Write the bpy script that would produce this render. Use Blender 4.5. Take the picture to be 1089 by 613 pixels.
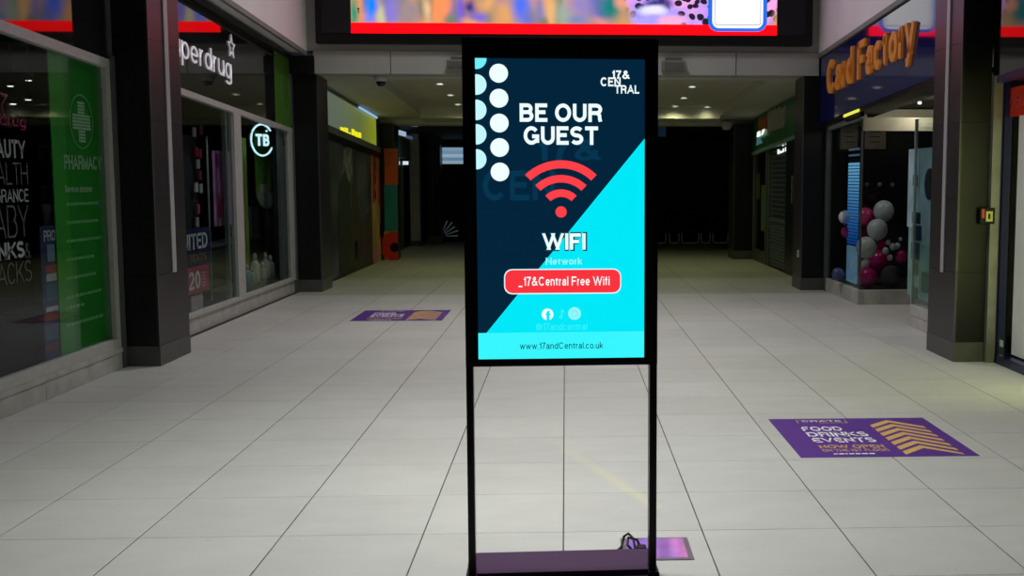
import bpy, bmesh, math, random
from mathutils import Vector, Matrix
random.seed(7)
for o in list(bpy.data.objects): bpy.data.objects.remove(o)
SC = bpy.context.scene
COL = SC.collection

# ------------------------------------------------------------------ camera
W_, H_ = 1089.0, 613.0
FPX, CX, CY, EYE = 1190.0, 655.0, 306.5, 1.52
VX, VY = 601.5, 192.0
YAW = math.atan((CX-VX)/FPX)
PITCH = math.atan((CY-VY)/FPX*math.cos(YAW))
cam_d = bpy.data.cameras.new('camera'); cam = bpy.data.objects.new('camera', cam_d); COL.objects.link(cam)
cam_d.sensor_width = 36.0; cam_d.lens = FPX/W_*36.0
cam_d.shift_x = -(CX-W_/2)/W_; cam_d.shift_y = (CY-H_/2)/W_
cam_d.clip_start = 0.05; cam_d.clip_end = 200
cam.location = (0, 0, EYE)
cam.rotation_euler = (math.pi/2-PITCH, 0, -YAW)
SC.camera = cam

# ------------------------------------------------------------------ world and lights
wd = bpy.data.worlds.new('world'); SC.world = wd; wd.use_nodes = True
wd.node_tree.nodes['Background'].inputs['Color'].default_value = (0.8, 0.85, 1.0, 1)
wd.node_tree.nodes['Background'].inputs['Strength'].default_value = 0.012
SC.view_settings.view_transform = 'Standard'
SC.view_settings.look = 'None'
SC.view_settings.exposure = 0.0
SC.view_settings.gamma = 1.0
SC.view_settings.use_curve_mapping = False

CEIL_Z = 7.4
# assumed panel lamps on the unseen high ceiling: x, y, watts, beam spread in degrees
LAMPS = [(-0.25, 4.9, 60, 60), (0.45, 8.8, 38, 74), (-0.15, 12.2, 92, 112)]
for lx, ly, pw, spd in LAMPS:
    ld = bpy.data.lights.new('assumed_panel_light', 'AREA'); ld.shape = 'RECTANGLE'; ld.size = 1.1; ld.size_y = 1.1
    ld.energy = pw; ld.color = (0.96, 1.0, 0.955); ld.spread = math.radians(spd)
    lo = bpy.data.objects.new('assumed_panel_light', ld); COL.objects.link(lo); lo.location = (lx, ly, CEIL_Z-0.16)

# ------------------------------------------------------------------ pixel -> place helpers
FW = Vector((math.sin(YAW)*math.cos(PITCH), math.cos(YAW)*math.cos(PITCH), -math.sin(PITCH)))
RT = Vector((math.cos(YAW), -math.sin(YAW), 0)); UP = RT.cross(FW); EYEV = Vector((0, 0, EYE))
SL = 0.042            # the floor climbs against the level fascias: in floor coordinates they sink by this much per metre
YB = 15.35            # plane of the bulkhead
def dz(y): return -SL*(y-YB)
def ray(x, y): return RT*((x-CX)/FPX)-UP*((y-CY)/FPX)+FW
def onx(x, y, X): d = ray(x, y); return EYEV+d*(X/d.x)
def ony(x, y, Y): d = ray(x, y); return EYEV+d*(Y/d.y)
def onz(x, y, Z=0.0): d = ray(x, y); return EYEV+d*((Z-EYE)/d.z)
def ons(x, y, z0):    # plane sinking with the fascias: z = z0 + dz(Y)
    d = ray(x, y); t = (z0+SL*YB-EYE)/(d.z+SL*d.y); return EYEV+d*t

# ------------------------------------------------------------------ materials
def lin(r, g, b):
    f = lambda v: (v/255/12.92 if v/255 <= 0.04045 else ((v/255+0.055)/1.055)**2.4)
    return (f(r), f(g), f(b))
MATS = {}
def mat(name, col, rough=0.5, metal=0.0, spec=0.5, emit=None, estr=1.0, var=0.12, scale=6.0, bump=0.0, ior=None):
    if name in MATS: return MATS[name]
    m = bpy.data.materials.new(name); m.use_nodes = True; MATS[name] = m
    nt = m.node_tree; b = nt.nodes['Principled BSDF']
    b.inputs['Roughness'].default_value = rough; b.inputs['Metallic'].default_value = metal
    b.inputs['Specular IOR Level'].default_value = spec
    if ior: b.inputs['IOR'].default_value = ior
    c4 = (*col, 1); b.inputs['Base Color'].default_value = c4
    if emit is not None:
        b.inputs['Emission Color'].default_value = (*emit, 1); b.inputs['Emission Strength'].default_value = estr
    if var > 0:
        tc = nt.nodes.new('ShaderNodeTexCoord'); nz = nt.nodes.new('ShaderNodeTexNoise')
        nz.inputs['Scale'].default_value = scale; nz.inputs['Detail'].default_value = 5
        nt.links.new(tc.outputs['Object'], nz.inputs['Vector'])
        rp = nt.nodes.new('ShaderNodeValToRGB')
        rp.color_ramp.elements[0].position = 0.3; rp.color_ramp.elements[1].position = 0.7
        rp.color_ramp.elements[0].color = (*[v*(1-var) for v in col], 1)
        rp.color_ramp.elements[1].color = (*[min(1, v*(1+var)) for v in col], 1)
        nt.links.new(nz.outputs['Fac'], rp.inputs['Fac']); nt.links.new(rp.outputs['Color'], b.inputs['Base Color'])
        if bump > 0:
            bp = nt.nodes.new('ShaderNodeBump'); bp.inputs['Strength'].default_value = bump; bp.inputs['Distance'].default_value = 0.002
            nz2 = nt.nodes.new('ShaderNodeTexNoise'); nz2.inputs['Scale'].default_value = scale*12; nz2.inputs['Detail'].default_value = 3
            nt.links.new(tc.outputs['Object'], nz2.inputs['Vector'])
            nt.links.new(nz2.outputs['Fac'], bp.inputs['Height']); nt.links.new(bp.outputs['Normal'], b.inputs['Normal'])
    return m
def emat(name, rgb, strength=1.0):
    return mat(name, (0.0, 0.0, 0.0), 0.4, spec=0.2, emit=lin(*rgb), estr=strength, var=0)
def glass(name, tint=(0.82, 0.86, 0.86), f0=0.02, k=0.6):
    """thin pane: clear, with a sheen that grows towards grazing angles on either face"""
    if name in MATS: return MATS[name]
    m = bpy.data.materials.new(name); m.use_nodes = True; MATS[name] = m
    nt = m.node_tree; nt.nodes.clear()
    out = nt.nodes.new('ShaderNodeOutputMaterial'); mx = nt.nodes.new('ShaderNodeMixShader')
    tr = nt.nodes.new('ShaderNodeBsdfTransparent'); gl = nt.nodes.new('ShaderNodeBsdfGlossy'); lw = nt.nodes.new('ShaderNodeLayerWeight')
    lw.inputs['Blend'].default_value = 0.5
    pw_ = nt.nodes.new('ShaderNodeMath'); pw_.operation = 'POWER'; pw_.inputs[1].default_value = 5.0
    ma = nt.nodes.new('ShaderNodeMath'); ma.operation = 'MULTIPLY_ADD'; ma.inputs[1].default_value = k; ma.inputs[2].default_value = f0
    tr.inputs['Color'].default_value = (*tint, 1); gl.inputs['Roughness'].default_value = 0.015
    gl.inputs['Color'].default_value = (0.95, 0.97, 1, 1)
    nt.links.new(lw.outputs['Facing'], pw_.inputs[0]); nt.links.new(pw_.outputs[0], ma.inputs[0])
    nt.links.new(ma.outputs[0], mx.inputs['Fac']); nt.links.new(tr.outputs['BSDF'], mx.inputs[1])
    nt.links.new(gl.outputs['BSDF'], mx.inputs[2]); nt.links.new(mx.outputs['Shader'], out.inputs['Surface'])
    return m

# ------------------------------------------------------------------ object helpers
POS = {}
def tag(o, label=None, cat=None, group=None, kind=None):
    if label: o['label'] = label
    if cat: o['category'] = cat
    if group: o['group'] = group
    if kind: o['kind'] = kind
    return o
def empty(name, loc, label=None, cat=None, group=None, kind=None, rz=0.0, local=False):
    o = bpy.data.objects.new(name, None); COL.objects.link(o); o.location = loc; o.rotation_euler.z = rz
    o.empty_display_size = 0.05
    POS[o] = Vector((0, 0, 0)) if local else Vector(loc)
    return tag(o, label, cat, group, kind)
def mesh_obj(name, verts, faces, m, parent=None, smooth=False, bevel=0.0, mats=None, fm=None):
    vs = [Vector(v) for v in verts]
    mn = Vector([min(v[i] for v in vs) for i in range(3)]); mxx = Vector([max(v[i] for v in vs) for i in range(3)])
    c = (mn+mxx)/2
    me = bpy.data.meshes.new(name); me.from_pydata([tuple(v-c) for v in vs], [], faces)
    for mm in (mats or [m]): me.materials.append(mm)
    if fm:
        for p, i in zip(me.polygons, fm): p.material_index = i
    if bevel > 0:
        bm = bmesh.new(); bm.from_mesh(me)
        bmesh.ops.recalc_face_normals(bm, faces=bm.faces)
        bmesh.ops.bevel(bm, geom=list(bm.edges), offset=bevel, segments=2, affect='EDGES', profile=0.5)
        bm.to_mesh(me); bm.free()
    else:
        bm = bmesh.new(); bm.from_mesh(me); bmesh.ops.recalc_face_normals(bm, faces=bm.faces); bm.to_mesh(me); bm.free()
    if smooth:
        for p in me.polygons: p.use_smooth = True
    me.update()
    o = bpy.data.objects.new(name, me); COL.objects.link(o)
    if parent is not None:
        o.parent = parent; o.location = c-POS[parent]
    else: o.location = c
    POS[o] = c
    return o
BF = [(0, 3, 2, 1), (4, 5, 6, 7), (0, 1, 5, 4), (1, 2, 6, 5), (2, 3, 7, 6), (3, 0, 4, 7)]
def boxv(x0, x1, y0, y1, z0, z1, sb=False, st=False):
    v = []
    for z, s in ((z0, sb), (z1, st)):
        for x, y in ((x0, y0), (x1, y0), (x1, y1), (x0, y1)):
            v.append((x, y, z+(dz(y) if s else 0)))
    return v
def box(name, x0, x1, y0, y1, z0, z1, m, parent=None, sb=False, st=False, bevel=0.0):
    x0, x1 = min(x0, x1), max(x0, x1); y0, y1 = min(y0, y1), max(y0, y1)
    return mesh_obj(name, boxv(x0, x1, y0, y1, z0, z1, sb, st), BF, m, parent, bevel=bevel)
def multi(name, boxes, m, parent=None):
    V = []; Fc = []
    for b in boxes:
        k = len(V); V += boxv(*b); Fc += [tuple(i+k for i in f) for f in BF]
    return mesh_obj(name, V, Fc, m, parent)
def prism(name, pts, o, u, v, d, m, parent=None, bevel=0.0, smooth=False):
    """outline pts (a,b) in the plane o + a*u + b*v, thickness d along u x v"""
    o, u, v = Vector(o), Vector(u), Vector(v); n = u.cross(v).normalized()
    k = len(pts)
    V = [o+u*a+v*b for a, b in pts]+[o+u*a+v*b+n*d for a, b in pts]
    Fc = [tuple(range(k-1, -1, -1)), tuple(range(k, 2*k))]+[(i, (i+1) % k, k+(i+1) % k, k+i) for i in range(k)]
    return mesh_obj(name, V, Fc, m, parent, bevel=bevel, smooth=smooth)
def circ(cx, cy, r, n=24, a0=0.0, a1=2*math.pi, ry=None):
    ry = ry or r
    full = abs(a1-a0-2*math.pi) < 1e-6
    k = n if full else n+1
    return [(cx+r*math.cos(a0+(a1-a0)*i/n), cy+ry*math.sin(a0+(a1-a0)*i/n)) for i in range(k)]
def ringpts(cx, cy, r0, r1, a0, a1, n=20, ry=1.0):
    return [(cx+r1*math.cos(a0+(a1-a0)*i/n), cy+ry*r1*math.sin(a0+(a1-a0)*i/n)) for i in range(n+1)] + \
           [(cx+r0*math.cos(a1-(a1-a0)*i/n), cy+ry*r0*math.sin(a1-(a1-a0)*i/n)) for i in range(n+1)]
def ribbon(name, outer, inner, o, u, v, d, m, parent=None, closed=True):
    """band between two outlines of equal count"""
    o, u, v = Vector(o), Vector(u), Vector(v); n = u.cross(v).normalized(); k = len(outer)
    V = [o+u*a+v*b for a, b in outer]+[o+u*a+v*b for a, b in inner]
    V += [p+n*d for p in V]
    Fc = []
    for i in range(k if closed else k-1):
        j = (i+1) % k
        Fc += [(2*k+i, 2*k+j, 3*k+j, 3*k+i), (i, j, 2*k+j, 2*k+i), (k+i, k+j, 3*k+j, 3*k+i), (i, j, k+j, k+i)]
    return mesh_obj(name, V, Fc, m, parent)
def rrect(x0, x1, y0, y1, r, n=5):
    P = []
    for cx, cy, a in ((x1-r, y1-r, 0), (x0+r, y1-r, 90), (x0+r, y0+r, 180), (x1-r, y0+r, 270)):
        for i in range(n+1):
            t = math.radians(a+90*i/n); P.append((cx+r*math.cos(t), cy+r*math.sin(t)))
    return P
def lathe(name, prof, loc, m, parent=None, n=18, axis='z', smooth=True):
    V = []; Fc = []
    for r, h in prof:
        for i in range(n):
            a = 2*math.pi*i/n; c, s = r*math.cos(a), r*math.sin(a)
            V.append((c, s, h) if axis == 'z' else ((h, c, s) if axis == 'x' else (c, h, s)))
    for j in range(len(prof)-1):
        for i in range(n):
            i2 = (i+1) % n; Fc.append((j*n+i, j*n+i2, (j+1)*n+i2, (j+1)*n+i))
    Fc.append(tuple(range(n))); Fc.append(tuple((len(prof)-1)*n+i for i in range(n)))
    L = Vector(loc); return mesh_obj(name, [Vector(v)+L for v in V], Fc, m, parent, smooth=smooth)
def tube(name, pts, r, m, parent=None, n=8, closed=False):
    pts = [Vector(p) for p in pts]; V = []; Fc = []; K = len(pts)
    for k, p in enumerate(pts):
        a = pts[(k-1) % K] if (k > 0 or closed) else p; b = pts[(k+1) % K] if (k < K-1 or closed) else p
        t = (b-a).normalized(); h = Vector((0, 0, 1)) if abs(t.z) < 0.9 else Vector((1, 0, 0))
        e1 = t.cross(h).normalized(); e2 = t.cross(e1).normalized()
        for i in range(n):
            q = 2*math.pi*i/n; V.append(p+e1*(r*math.cos(q))+e2*(r*math.sin(q)))
    for k in range(K if closed else K-1):
        k2 = (k+1) % K
        for i in range(n):
            i2 = (i+1) % n; Fc.append((k*n+i, k*n+i2, k2*n+i2, k2*n+i))
    if not closed: Fc += [tuple(range(n)), tuple((K-1)*n+i for i in range(n))]
    return mesh_obj(name, V, Fc, m, parent, smooth=True)
def ball(name, c, r, m, parent=None, sz=1.0, seg=20, ring=12, knot=False):
    V = []; Fc = []; c = Vector(c)
    prof = [(max(1e-4, math.sin(math.pi*j/ring))*r, -math.cos(math.pi*j/ring)*r*sz) for j in range(ring+1)]
    if knot: prof = [(r*0.10, -r*sz*1.16), (r*0.03, -r*sz*1.03)]+prof[1:]
    return lathe(name, prof, c, m, parent, seg)

# a small stroke-built grotesque alphabet: skeletons in unit cells, swept with a flat nib of thickness t
def _arc(cx, cy, rx, ry, a0, a1, n=14):
    return [(cx+rx*math.cos(math.radians(a0+(a1-a0)*i/n)), cy+ry*math.sin(math.radians(a0+(a1-a0)*i/n))) for i in range(n+1)]
def _spl(P, n=5):
    out = []
    for i in range(len(P)-1):
        p0 = P[max(0, i-1)]; p1 = P[i]; p2 = P[i+1]; p3 = P[min(len(P)-1, i+2)]
        for j in range(n):
            t = j/n
            out.append(tuple(0.5*((2*p1[c])+(-p0[c]+p2[c])*t+(2*p0[c]-5*p1[c]+4*p2[c]-p3[c])*t*t+(-p0[c]+3*p1[c]-3*p2[c]+p3[c])*t**3) for c in (0, 1)))
    return out+[P[-1]]
_S = (_arc(.5, .755, .5, .245, 28, 270)+_arc(.5, .255, .5, .255, 90, -152)[1:], 0)
def L_(*p): return (list(p), 1)
# cell width, strokes; flag 1 = straight ends run on by half the nib, 0 = cut where they end, 2 = closed
GL = {
 'A': (.92, [L_((0, 0), (.5, 1)), L_((1, 0), (.5, 1)), ([(.2, .3), (.8, .3)], 0)]),
 'B': (.80, [L_((0, 0), (0, 1)), ([(0, 1), (.58, 1)]+_arc(.58, .765, .34, .235, 90, -90)+[(0, .53)], 0), ([(0, .53), (.6, .53)]+_arc(.6, .265, .40, .265, 90, -90)+[(0, 0)], 0)]),
 'C': (.86, [(_arc(.5, .5, .5, .5, 40, 320, 22), 0)]), 'D': (.84, [L_((0, 0), (0, 1)), ([(0, 1), (.42, 1)]+_arc(.42, .5, .58, .5, 90, -90, 18)+[(0, 0)], 0)]),
 'E': (.70, [L_((0, 0), (0, 1)), L_((0, 1), (1, 1)), ([(0, .53), (1, .53)], 0), L_((0, 0), (1.02, 0))]),
 'F': (.68, [L_((0, 0), (0, 1)), L_((0, 1), (1, 1)), ([(0, .5), (.95, .5)], 0)]),
 'G': (.90, [(_arc(.5, .5, .5, .5, 38, 300, 22)+[(.97, .2)], 0), ([(.56, .44), (1, .44), (1, -.0)], 0)]),
 'H': (.80, [L_((0, 0), (0, 1)), L_((1, 0), (1, 1)), ([(0, .52), (1, .52)], 0)]), 'I': (0, [L_((.5, 0), (.5, 1))]),
 'K': (.84, [L_((0, 0), (0, 1)), L_((0, .35), (.95, 1)), L_((.32, .58), (1, 0))]), 'L': (.66, [L_((0, 1), (0, 0)), L_((0, 0), (1, 0))]),
 'M': (.95, [L_((0, 0), (0, 1)), L_((1, 0), (1, 1)), ([(0, 1), (.5, 0), (1, 1)], 1)]), 'N': (.80, [L_((0, 0), (0, 1)), L_((1, 0), (1, 1)), L_((0, 1), (1, 0))]),
 'O': (.94, [(_arc(.5, .5, .5, .5, 0, 360, 30)[:-1], 2)]), 'P': (.76, [L_((0, 0), (0, 1)), ([(0, 1), (.6, 1)]+_arc(.6, .73, .40, .27, 90, -90)+[(0, .46)], 0)]),
 'R': (.82, [L_((0, 0), (0, 1)), ([(0, 1), (.58, 1)]+_arc(.58, .745, .40, .255, 90, -90)+[(0, .49)], 0), ([(.5, .49), (.78, .46), (.9, .3), (.93, .05), (1, -.12)], 0)]),
 'S': (.76, [_S]), 'T': (.76, [L_((.5, 0), (.5, 1)), L_((0, 1), (1, 1))]),
 'U': (.80, [([(0, 1.12), (0, .36)]+_arc(.5, .36, .5, .36, 180, 360)+[(1, .36), (1, 1.12)], 0)]), 'V': (.88, [L_((0, 1), (.5, 0)), L_((.5, 0), (1, 1))]),
 'W': (1.30, [L_((0, 1), (.25, 0)), L_((.25, 0), (.5, 1)), L_((.5, 1), (.75, 0)), L_((.75, 0), (1, 1))]), 'X': (.85, [L_((0, 0), (1, 1)), L_((0, 1), (1, 0))]),
 'Y': (.86, [L_((0, 1), (.5, .45)), L_((1, 1), (.5, .45)), ([(.5, .48), (.5, -.12)], 0)]),
 '0': (.60, [(_arc(.5, .5, .5, .5, 0, 360, 26)[:-1], 2)]), '1': (.34, [L_((1, 0), (1, 1)), ([(1, .98), (.75, .82), (-.1, .74)], 0)]),
 '2': (.60, [(_arc(.5, .7, .5, .3, 165, -25)+[(.05, .05)], 0), L_((0, 0), (1, 0))]), '7': (.60, [L_((0, 1), (1, 1)), ([(.98, 1), (.5, .5), (.3, -.12)], 0)]),
 '&': (.84, [(_spl([(1.05, -.08), (.55, .4), (.24, .74), (.24, .9), (.42, 1), (.6, .92), (.6, .76), (.4, .6), (.12, .42), (0, .22), (.12, .05), (.38, 0), (.64, .1), (.82, .32), (.88, .5)]), 0)]),
 '_': (.62, [([(-.1, -.18), (1.1, -.18)], 0)]), '.': (0, [([(.5, -.13), (.5, .07)], 0)]), ':': (0, [([(.5, -.13), (.5, .07)], 0), ([(.5, .5), (.5, .7)], 0)]),
 '+': (.5, [([(0, .45), (1, .45)], 0), ([(.5, .15), (.5, .75)], 0)]), '@': (1.0, [(_arc(.5, .45, .5, .5, -60, 280, 24), 0), (_arc(.5, .45, .2, .22, 0, 360, 18)[:-1], 2), ([(.72, .68), (.7, .3), (.85, .25)], 0)]),
}
# lower case: y 0..1 is the x-height, 2 the ascender, -1 the descender
_se = (_arc(.5, .755, .5, .245, 28, 270)+_arc(.5, .255, .5, .255, 90, -152)[1:], 0)
GS = {
 'a': (.58, [(_spl([(.06, .68), (.2, .93), (.5, 1), (.82, .93), (.92, .7), (.92, .3), (.94, .08), (1.06, -.1)]), 0), (_spl([(.92, .62), (.45, .54), (.1, .42), (0, .22), (.12, .04), (.4, 0), (.72, .1), (.92, .34)]), 0)]),
 'c': (.58, [(_arc(.5, .5, .5, .5, 42, 318, 20), 0)]), 'd': (.60, [(_arc(.5, .5, .5, .5, 0, 360, 24)[:-1], 2), L_((1, 0), (1, 2))]),
 'e': (.60, [(_arc(.5, .5, .5, .5, 0, 318, 22), 0), ([(0, .48), (1.0, .48)], 0)]), 'f': (.38, [([(.40, -.15), (.40, 1.6)]+_arc(.95, 1.6, .55, .4, 180, 95, 6), 0), ([(-.35, 1), (1.2, 1)], 0)]),
 'g': (.60, [(_arc(.5, .5, .5, .5, 0, 360, 24)[:-1], 2), ([(1, 1.12), (1, -.45)]+_arc(.5, -.45, .5, .5, 0, -150, 10), 0)]),
 'h': (.56, [L_((0, 0), (0, 2)), ([(0, .6)]+_arc(.5, .62, .5, .38, 170, 0, 10)+[(1, -.15)], 0)]),
 'i': (0, [L_((.5, 0), (.5, 1)), ([(.5, 1.72), (.5, 2.15)], 0)]), 'k': (.56, [L_((0, 0), (0, 2)), L_((0, .35), (.9, 1)), L_((.32, .6), (1, 0))]), 'l': (0, [L_((.5, 0), (.5, 2))]),
 'n': (.56, [L_((0, 0), (0, 1)), ([(0, .6)]+_arc(.5, .62, .5, .38, 170, 0, 10)+[(1, -.15)], 0)]), 'o': (.62, [(_arc(.5, .5, .5, .5, 0, 360, 24)[:-1], 2)]),
 'p': (.60, [(_arc(.5, .5, .5, .5, 0, 360, 24)[:-1], 2), L_((0, 1), (0, -1))]), 'r': (.34, [L_((0, 0), (0, 1)), ([(0, .5)]+_arc(.9, .4, .9, .6, 165, 85, 6), 0)]),
 's': (.54, [_se]), 't': (.38, [([(.40, 1.6), (.40, .3)]+_arc(.95, .3, .55, .3, 180, 265, 6), 0), ([(-.35, 1), (1.2, 1)], 0)]),
 'u': (.56, [L_((1, 0), (1, 1)), ([(0, 1.15), (0, .38)]+_arc(.5, .38, .5, .38, 180, 350, 10)+[(1, .4)], 0)]), 'v': (.58, [L_((0, 1), (.5, 0)), L_((.5, 0), (1, 1))]),
 'w': (.88, [L_((0, 1), (.26, 0)), L_((.26, 0), (.5, 1)), L_((.5, 1), (.74, 0)), L_((.74, 0), (1, 1))]), 'x': (.56, [L_((0, 0), (1, 1)), L_((0, 1), (1, 0))]),
 'y': (.60, [L_((0, 1), (.5, 0)), ([(1.06, 1.15), (.45, -.45), (.3, -.85), (.0, -.95)], 0)]),
}
def _sweep(P, t, closed, V, Fc, lo, hi):
    Q = [P[0]]
    for p in P[1:]:
        if math.hypot(p[0]-Q[-1][0], p[1]-Q[-1][1]) > 1e-5: Q.append(p)
    P = Q; n = len(P); Lf = []; Rt = []
    for i in range(n):
        a = P[i-1] if (i > 0 or closed) else None; b = P[(i+1) % n] if (i < n-1 or closed) else None; p = P[i]
        def nr(q, r):
            dx, dy = r[0]-q[0], r[1]-q[1]; l = math.hypot(dx, dy); return (-dy/l, dx/l)
        n1 = nr(a, p) if a else None; n2 = nr(p, b) if b else None
        if n1 and n2:
            mx, my = n1[0]+n2[0], n1[1]+n2[1]; l2 = mx*mx+my*my
            k = 2/l2 if l2 > 0.35 else 1.0
            nx, ny = mx*k, my*k
        else: nx, ny = n1 or n2
        Lf.append((p[0]+nx*t/2, p[1]+ny*t/2)); Rt.append((p[0]-nx*t/2, p[1]-ny*t/2))
    k = len(V); cl = lambda q: Vector((q[0], min(hi, max(lo, q[1])), 0))
    V += [cl(q) for q in Lf]+[cl(q) for q in Rt]
    for i in range(n if closed else n-1):
        j = (i+1) % n; Fc.append((k+n+i, k+n+j, k+j, k+i))
_tc = {}
def glyphs(s, bold):
    key = (s, bold)
    if key in _tc: return _tc[key]
    t = max(0.05, 0.125+bold*2.2); XH_ = 0.73; V = []; Fc = []; x = 0.0
    gap = 0.13-0.25*max(0, t-0.125)
    for ch in s:
        if ch == ' ': x += 0.36; continue
        low = ch in GS; wd0, st_ = (GS if low else GL)[ch]
        w0 = max(wd0*(1+0.25*(t-0.125)), t) if wd0 else t
        if wd0 and w0 < t*1.4: w0 = t*1.4
        def my(y):
            if not low: return t/2+y*(1-t)
            if y <= 0: return t/2+y*0.30
            if y <= 1: return t/2+y*(XH_-t)
            return XH_-t/2+(y-1)*(1-XH_)
        for P, fl in st_:
            Q = [(x+(t/2+px*(w0-t) if wd0 else w0/2), my(py)) for px, py in P]
            if fl == 1 and len(Q) >= 2:
                def ext(a, b):
                    dx, dy = a[0]-b[0], a[1]-b[1]; l = math.hypot(dx, dy) or 1; return (a[0]+dx/l*t*0.75, a[1]+dy/l*t*0.75)
                e0, e1 = ext(Q[0], Q[1]), ext(Q[-1], Q[-2])
                if abs(e0[1]-Q[0][1]) < 1e-6: e0 = (Q[0][0]+(t/2 if e0[0] > Q[0][0] else -t/2), Q[0][1])
                if abs(e1[1]-Q[-1][1]) < 1e-6: e1 = (Q[-1][0]+(t/2 if e1[0] > Q[-1][0] else -t/2), Q[-1][1])
                Q = [e0]+Q[1:-1]+[e1]
            des = low and min(p[1] for p in P) < -0.2
            lo = -0.30 if (des or ch == '_') else 0.0
            asc = max(p[1] for p in P)
            hi = 1.0 if (not low or asc > 1.3) else XH_
            _sweep(Q, t, fl == 2, V, Fc, lo, hi)
        x += w0+gap
    ED = {}
    for f in Fc:
        for i in range(len(f)):
            a, b = f[i], f[(i+1) % len(f)]
            ED.setdefault((min(a, b), max(a, b)), []).append((a, b))
    rim = [e[0] for e in ED.values() if len(e) == 1]
    _tc[key] = (V, Fc, rim); return _tc[key]
def text(name, s, o, u, v, w, h, m, parent, bold=0.0, d=0.003, flip=False):
    """lettering fitted into the rectangle w x h whose lower left corner is o"""
    V, Fc, rim = glyphs(s, bold)
    o, u, v = Vector(o), Vector(u).normalized(), Vector(v).normalized(); n = u.cross(v).normalized()
    x0, x1 = min(p.x for p in V), max(p.x for p in V); y0, y1 = min(p.y for p in V), max(p.y for p in V)
    T = []
    for p in V:
        a = (p.x-x0)/(x1-x0)*w; b = (p.y-y0)/(y1-y0)*h
        if flip: a = w-a
        T.append(o+u*a+v*b)
    k = len(T); VV = T+[p+n*d for p in T]
    FF = [tuple(i+k for i in f) for f in Fc]+[(a, b, b+k, a+k) for a, b in rim]
    return mesh_obj(name, VV, FF, m, parent)
def letters(name, s, o, u, v, w, h, m, parent, bold=0.0, d=0.03):
    """one part for each letter, fitted into the rectangle like text()"""
    V, _, _ = glyphs(s, bold); o, u, v = Vector(o), Vector(u).normalized(), Vector(v).normalized(); n = u.cross(v).normalized()
    x0, x1 = min(p.x for p in V), max(p.x for p in V); y0, y1 = min(p.y for p in V), max(p.y for p in V)
    out = []
    for k, ch in enumerate(s):
        if ch == ' ': continue
        PV = glyphs(s[:k+1], bold)[0]; CV, CF, CR = glyphs(ch, bold)
        sh = max(p.x for p in PV)-max(p.x for p in CV)
        T = [o+u*((p.x+sh-x0)/(x1-x0)*w)+v*((p.y-y0)/(y1-y0)*h) for p in CV]; kk = len(T)
        out.append(mesh_obj(name, T+[p+n*d for p in T], [tuple(i+kk for i in f) for f in CF]+[tuple(reversed(f)) for f in CF]+[(a, b, b+kk, a+kk) for a, b in CR], m, parent))
    return out

UL, UR = Vector((0, 1, 0)), Vector((0, -1, 0)); UZ = Vector((0, 0, 1))
ULs, URs = Vector((0, 1, -SL)), Vector((0, -1, SL))
def textX(name, s, xl, xr, yt, yb, X, m, parent, bold=0.0, d=0.003, sloped=False, per=False, flip=False):
    """lettering on a wall parallel to the corridor, placed from its pixel rectangle"""
    ym = (yt+yb)/2; a, b = onx(xl, ym, X), onx(xr, ym, X); xm = (xl+xr)/2
    zt, zb = onx(xm, yt, X).z, onx(xm, yb, X).z
    u = (ULs if X < 0 else URs) if sloped else (UL if X < 0 else UR)
    w = abs(b.y-a.y); z0 = zb-(u.z*w/2)
    f = letters if per else text
    kw = {} if per else {'flip': flip}
    return f(name, s, (X, a.y, z0), u, UZ, w, zt-zb, m, parent, bold, d, **kw)
def rectX(name, xl, xr, yt, yb, X, t, m, parent=None, bevel=0.0):
    """upright panel parallel to the corridor: back face on X, thickness t toward the corridor"""
    ym = (yt+yb)/2; xm = (xl+xr)/2; a, b = onx(xl, ym, X).y, onx(xr, ym, X).y
    zt, zb = onx(xm, yt, X).z, onx(xm, yb, X).z; s = 1 if X < 0 else -1
    return box(name, X, X+s*t, a, b, zb, zt, m, parent, bevel=bevel)

# ------------------------------------------------------------------ shared materials
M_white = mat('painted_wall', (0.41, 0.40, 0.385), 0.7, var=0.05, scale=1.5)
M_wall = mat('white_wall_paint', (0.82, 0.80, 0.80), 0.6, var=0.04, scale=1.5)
M_soffit = mat('painted_soffit', (0.58, 0.56, 0.49), 0.75, var=0.05, scale=2)
M_alu = mat('brushed_aluminium', (0.52, 0.52, 0.50), 0.5, metal=0.25, var=0.08, scale=20)
M_alud = mat('grey_metal_jamb', (0.11, 0.12, 0.12), 0.45, metal=0.3, var=0.08)
M_marble = mat('pale_stone', (0.46, 0.455, 0.435), 0.45, var=0.22, scale=5, bump=0.1)
M_pil = mat('charcoal_panel', (0.028, 0.024, 0.028), 0.38, var=0.15, scale=8)
M_pilb = mat('black_panel', (0.006, 0.006, 0.0065), 0.4, spec=0.3, var=0.1)
M_skirt = mat('dull_steel_skirting', (0.10, 0.10, 0.095), 0.45, metal=0.35, var=0.12, scale=9)
M_strip = mat('opal_strip', (0.42, 0.41, 0.44), 0.4, var=0.04)
M_black = mat('black_metal', (0.005, 0.005, 0.006), 0.4, spec=0.25, var=0.1)
M_dark = mat('dark_interior', (0.016, 0.016, 0.018), 0.8, var=0.2)
M_fasc = mat('black_glass_fascia', (0.012, 0.013, 0.014), 0.03, spec=0.5, var=0, ior=1.75)
M_navyf = mat('navy_gloss_fascia', lin(22, 30, 88), 0.06, spec=0.5, var=0.05, ior=1.6)
M_glass = glass('shop_glass')
M_wtext = mat('white_vinyl', (0.75, 0.77, 0.78), 0.5, var=0.03)
M_gtext = mat('grey_vinyl', (0.30, 0.31, 0.31), 0.5, var=0.03)

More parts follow.
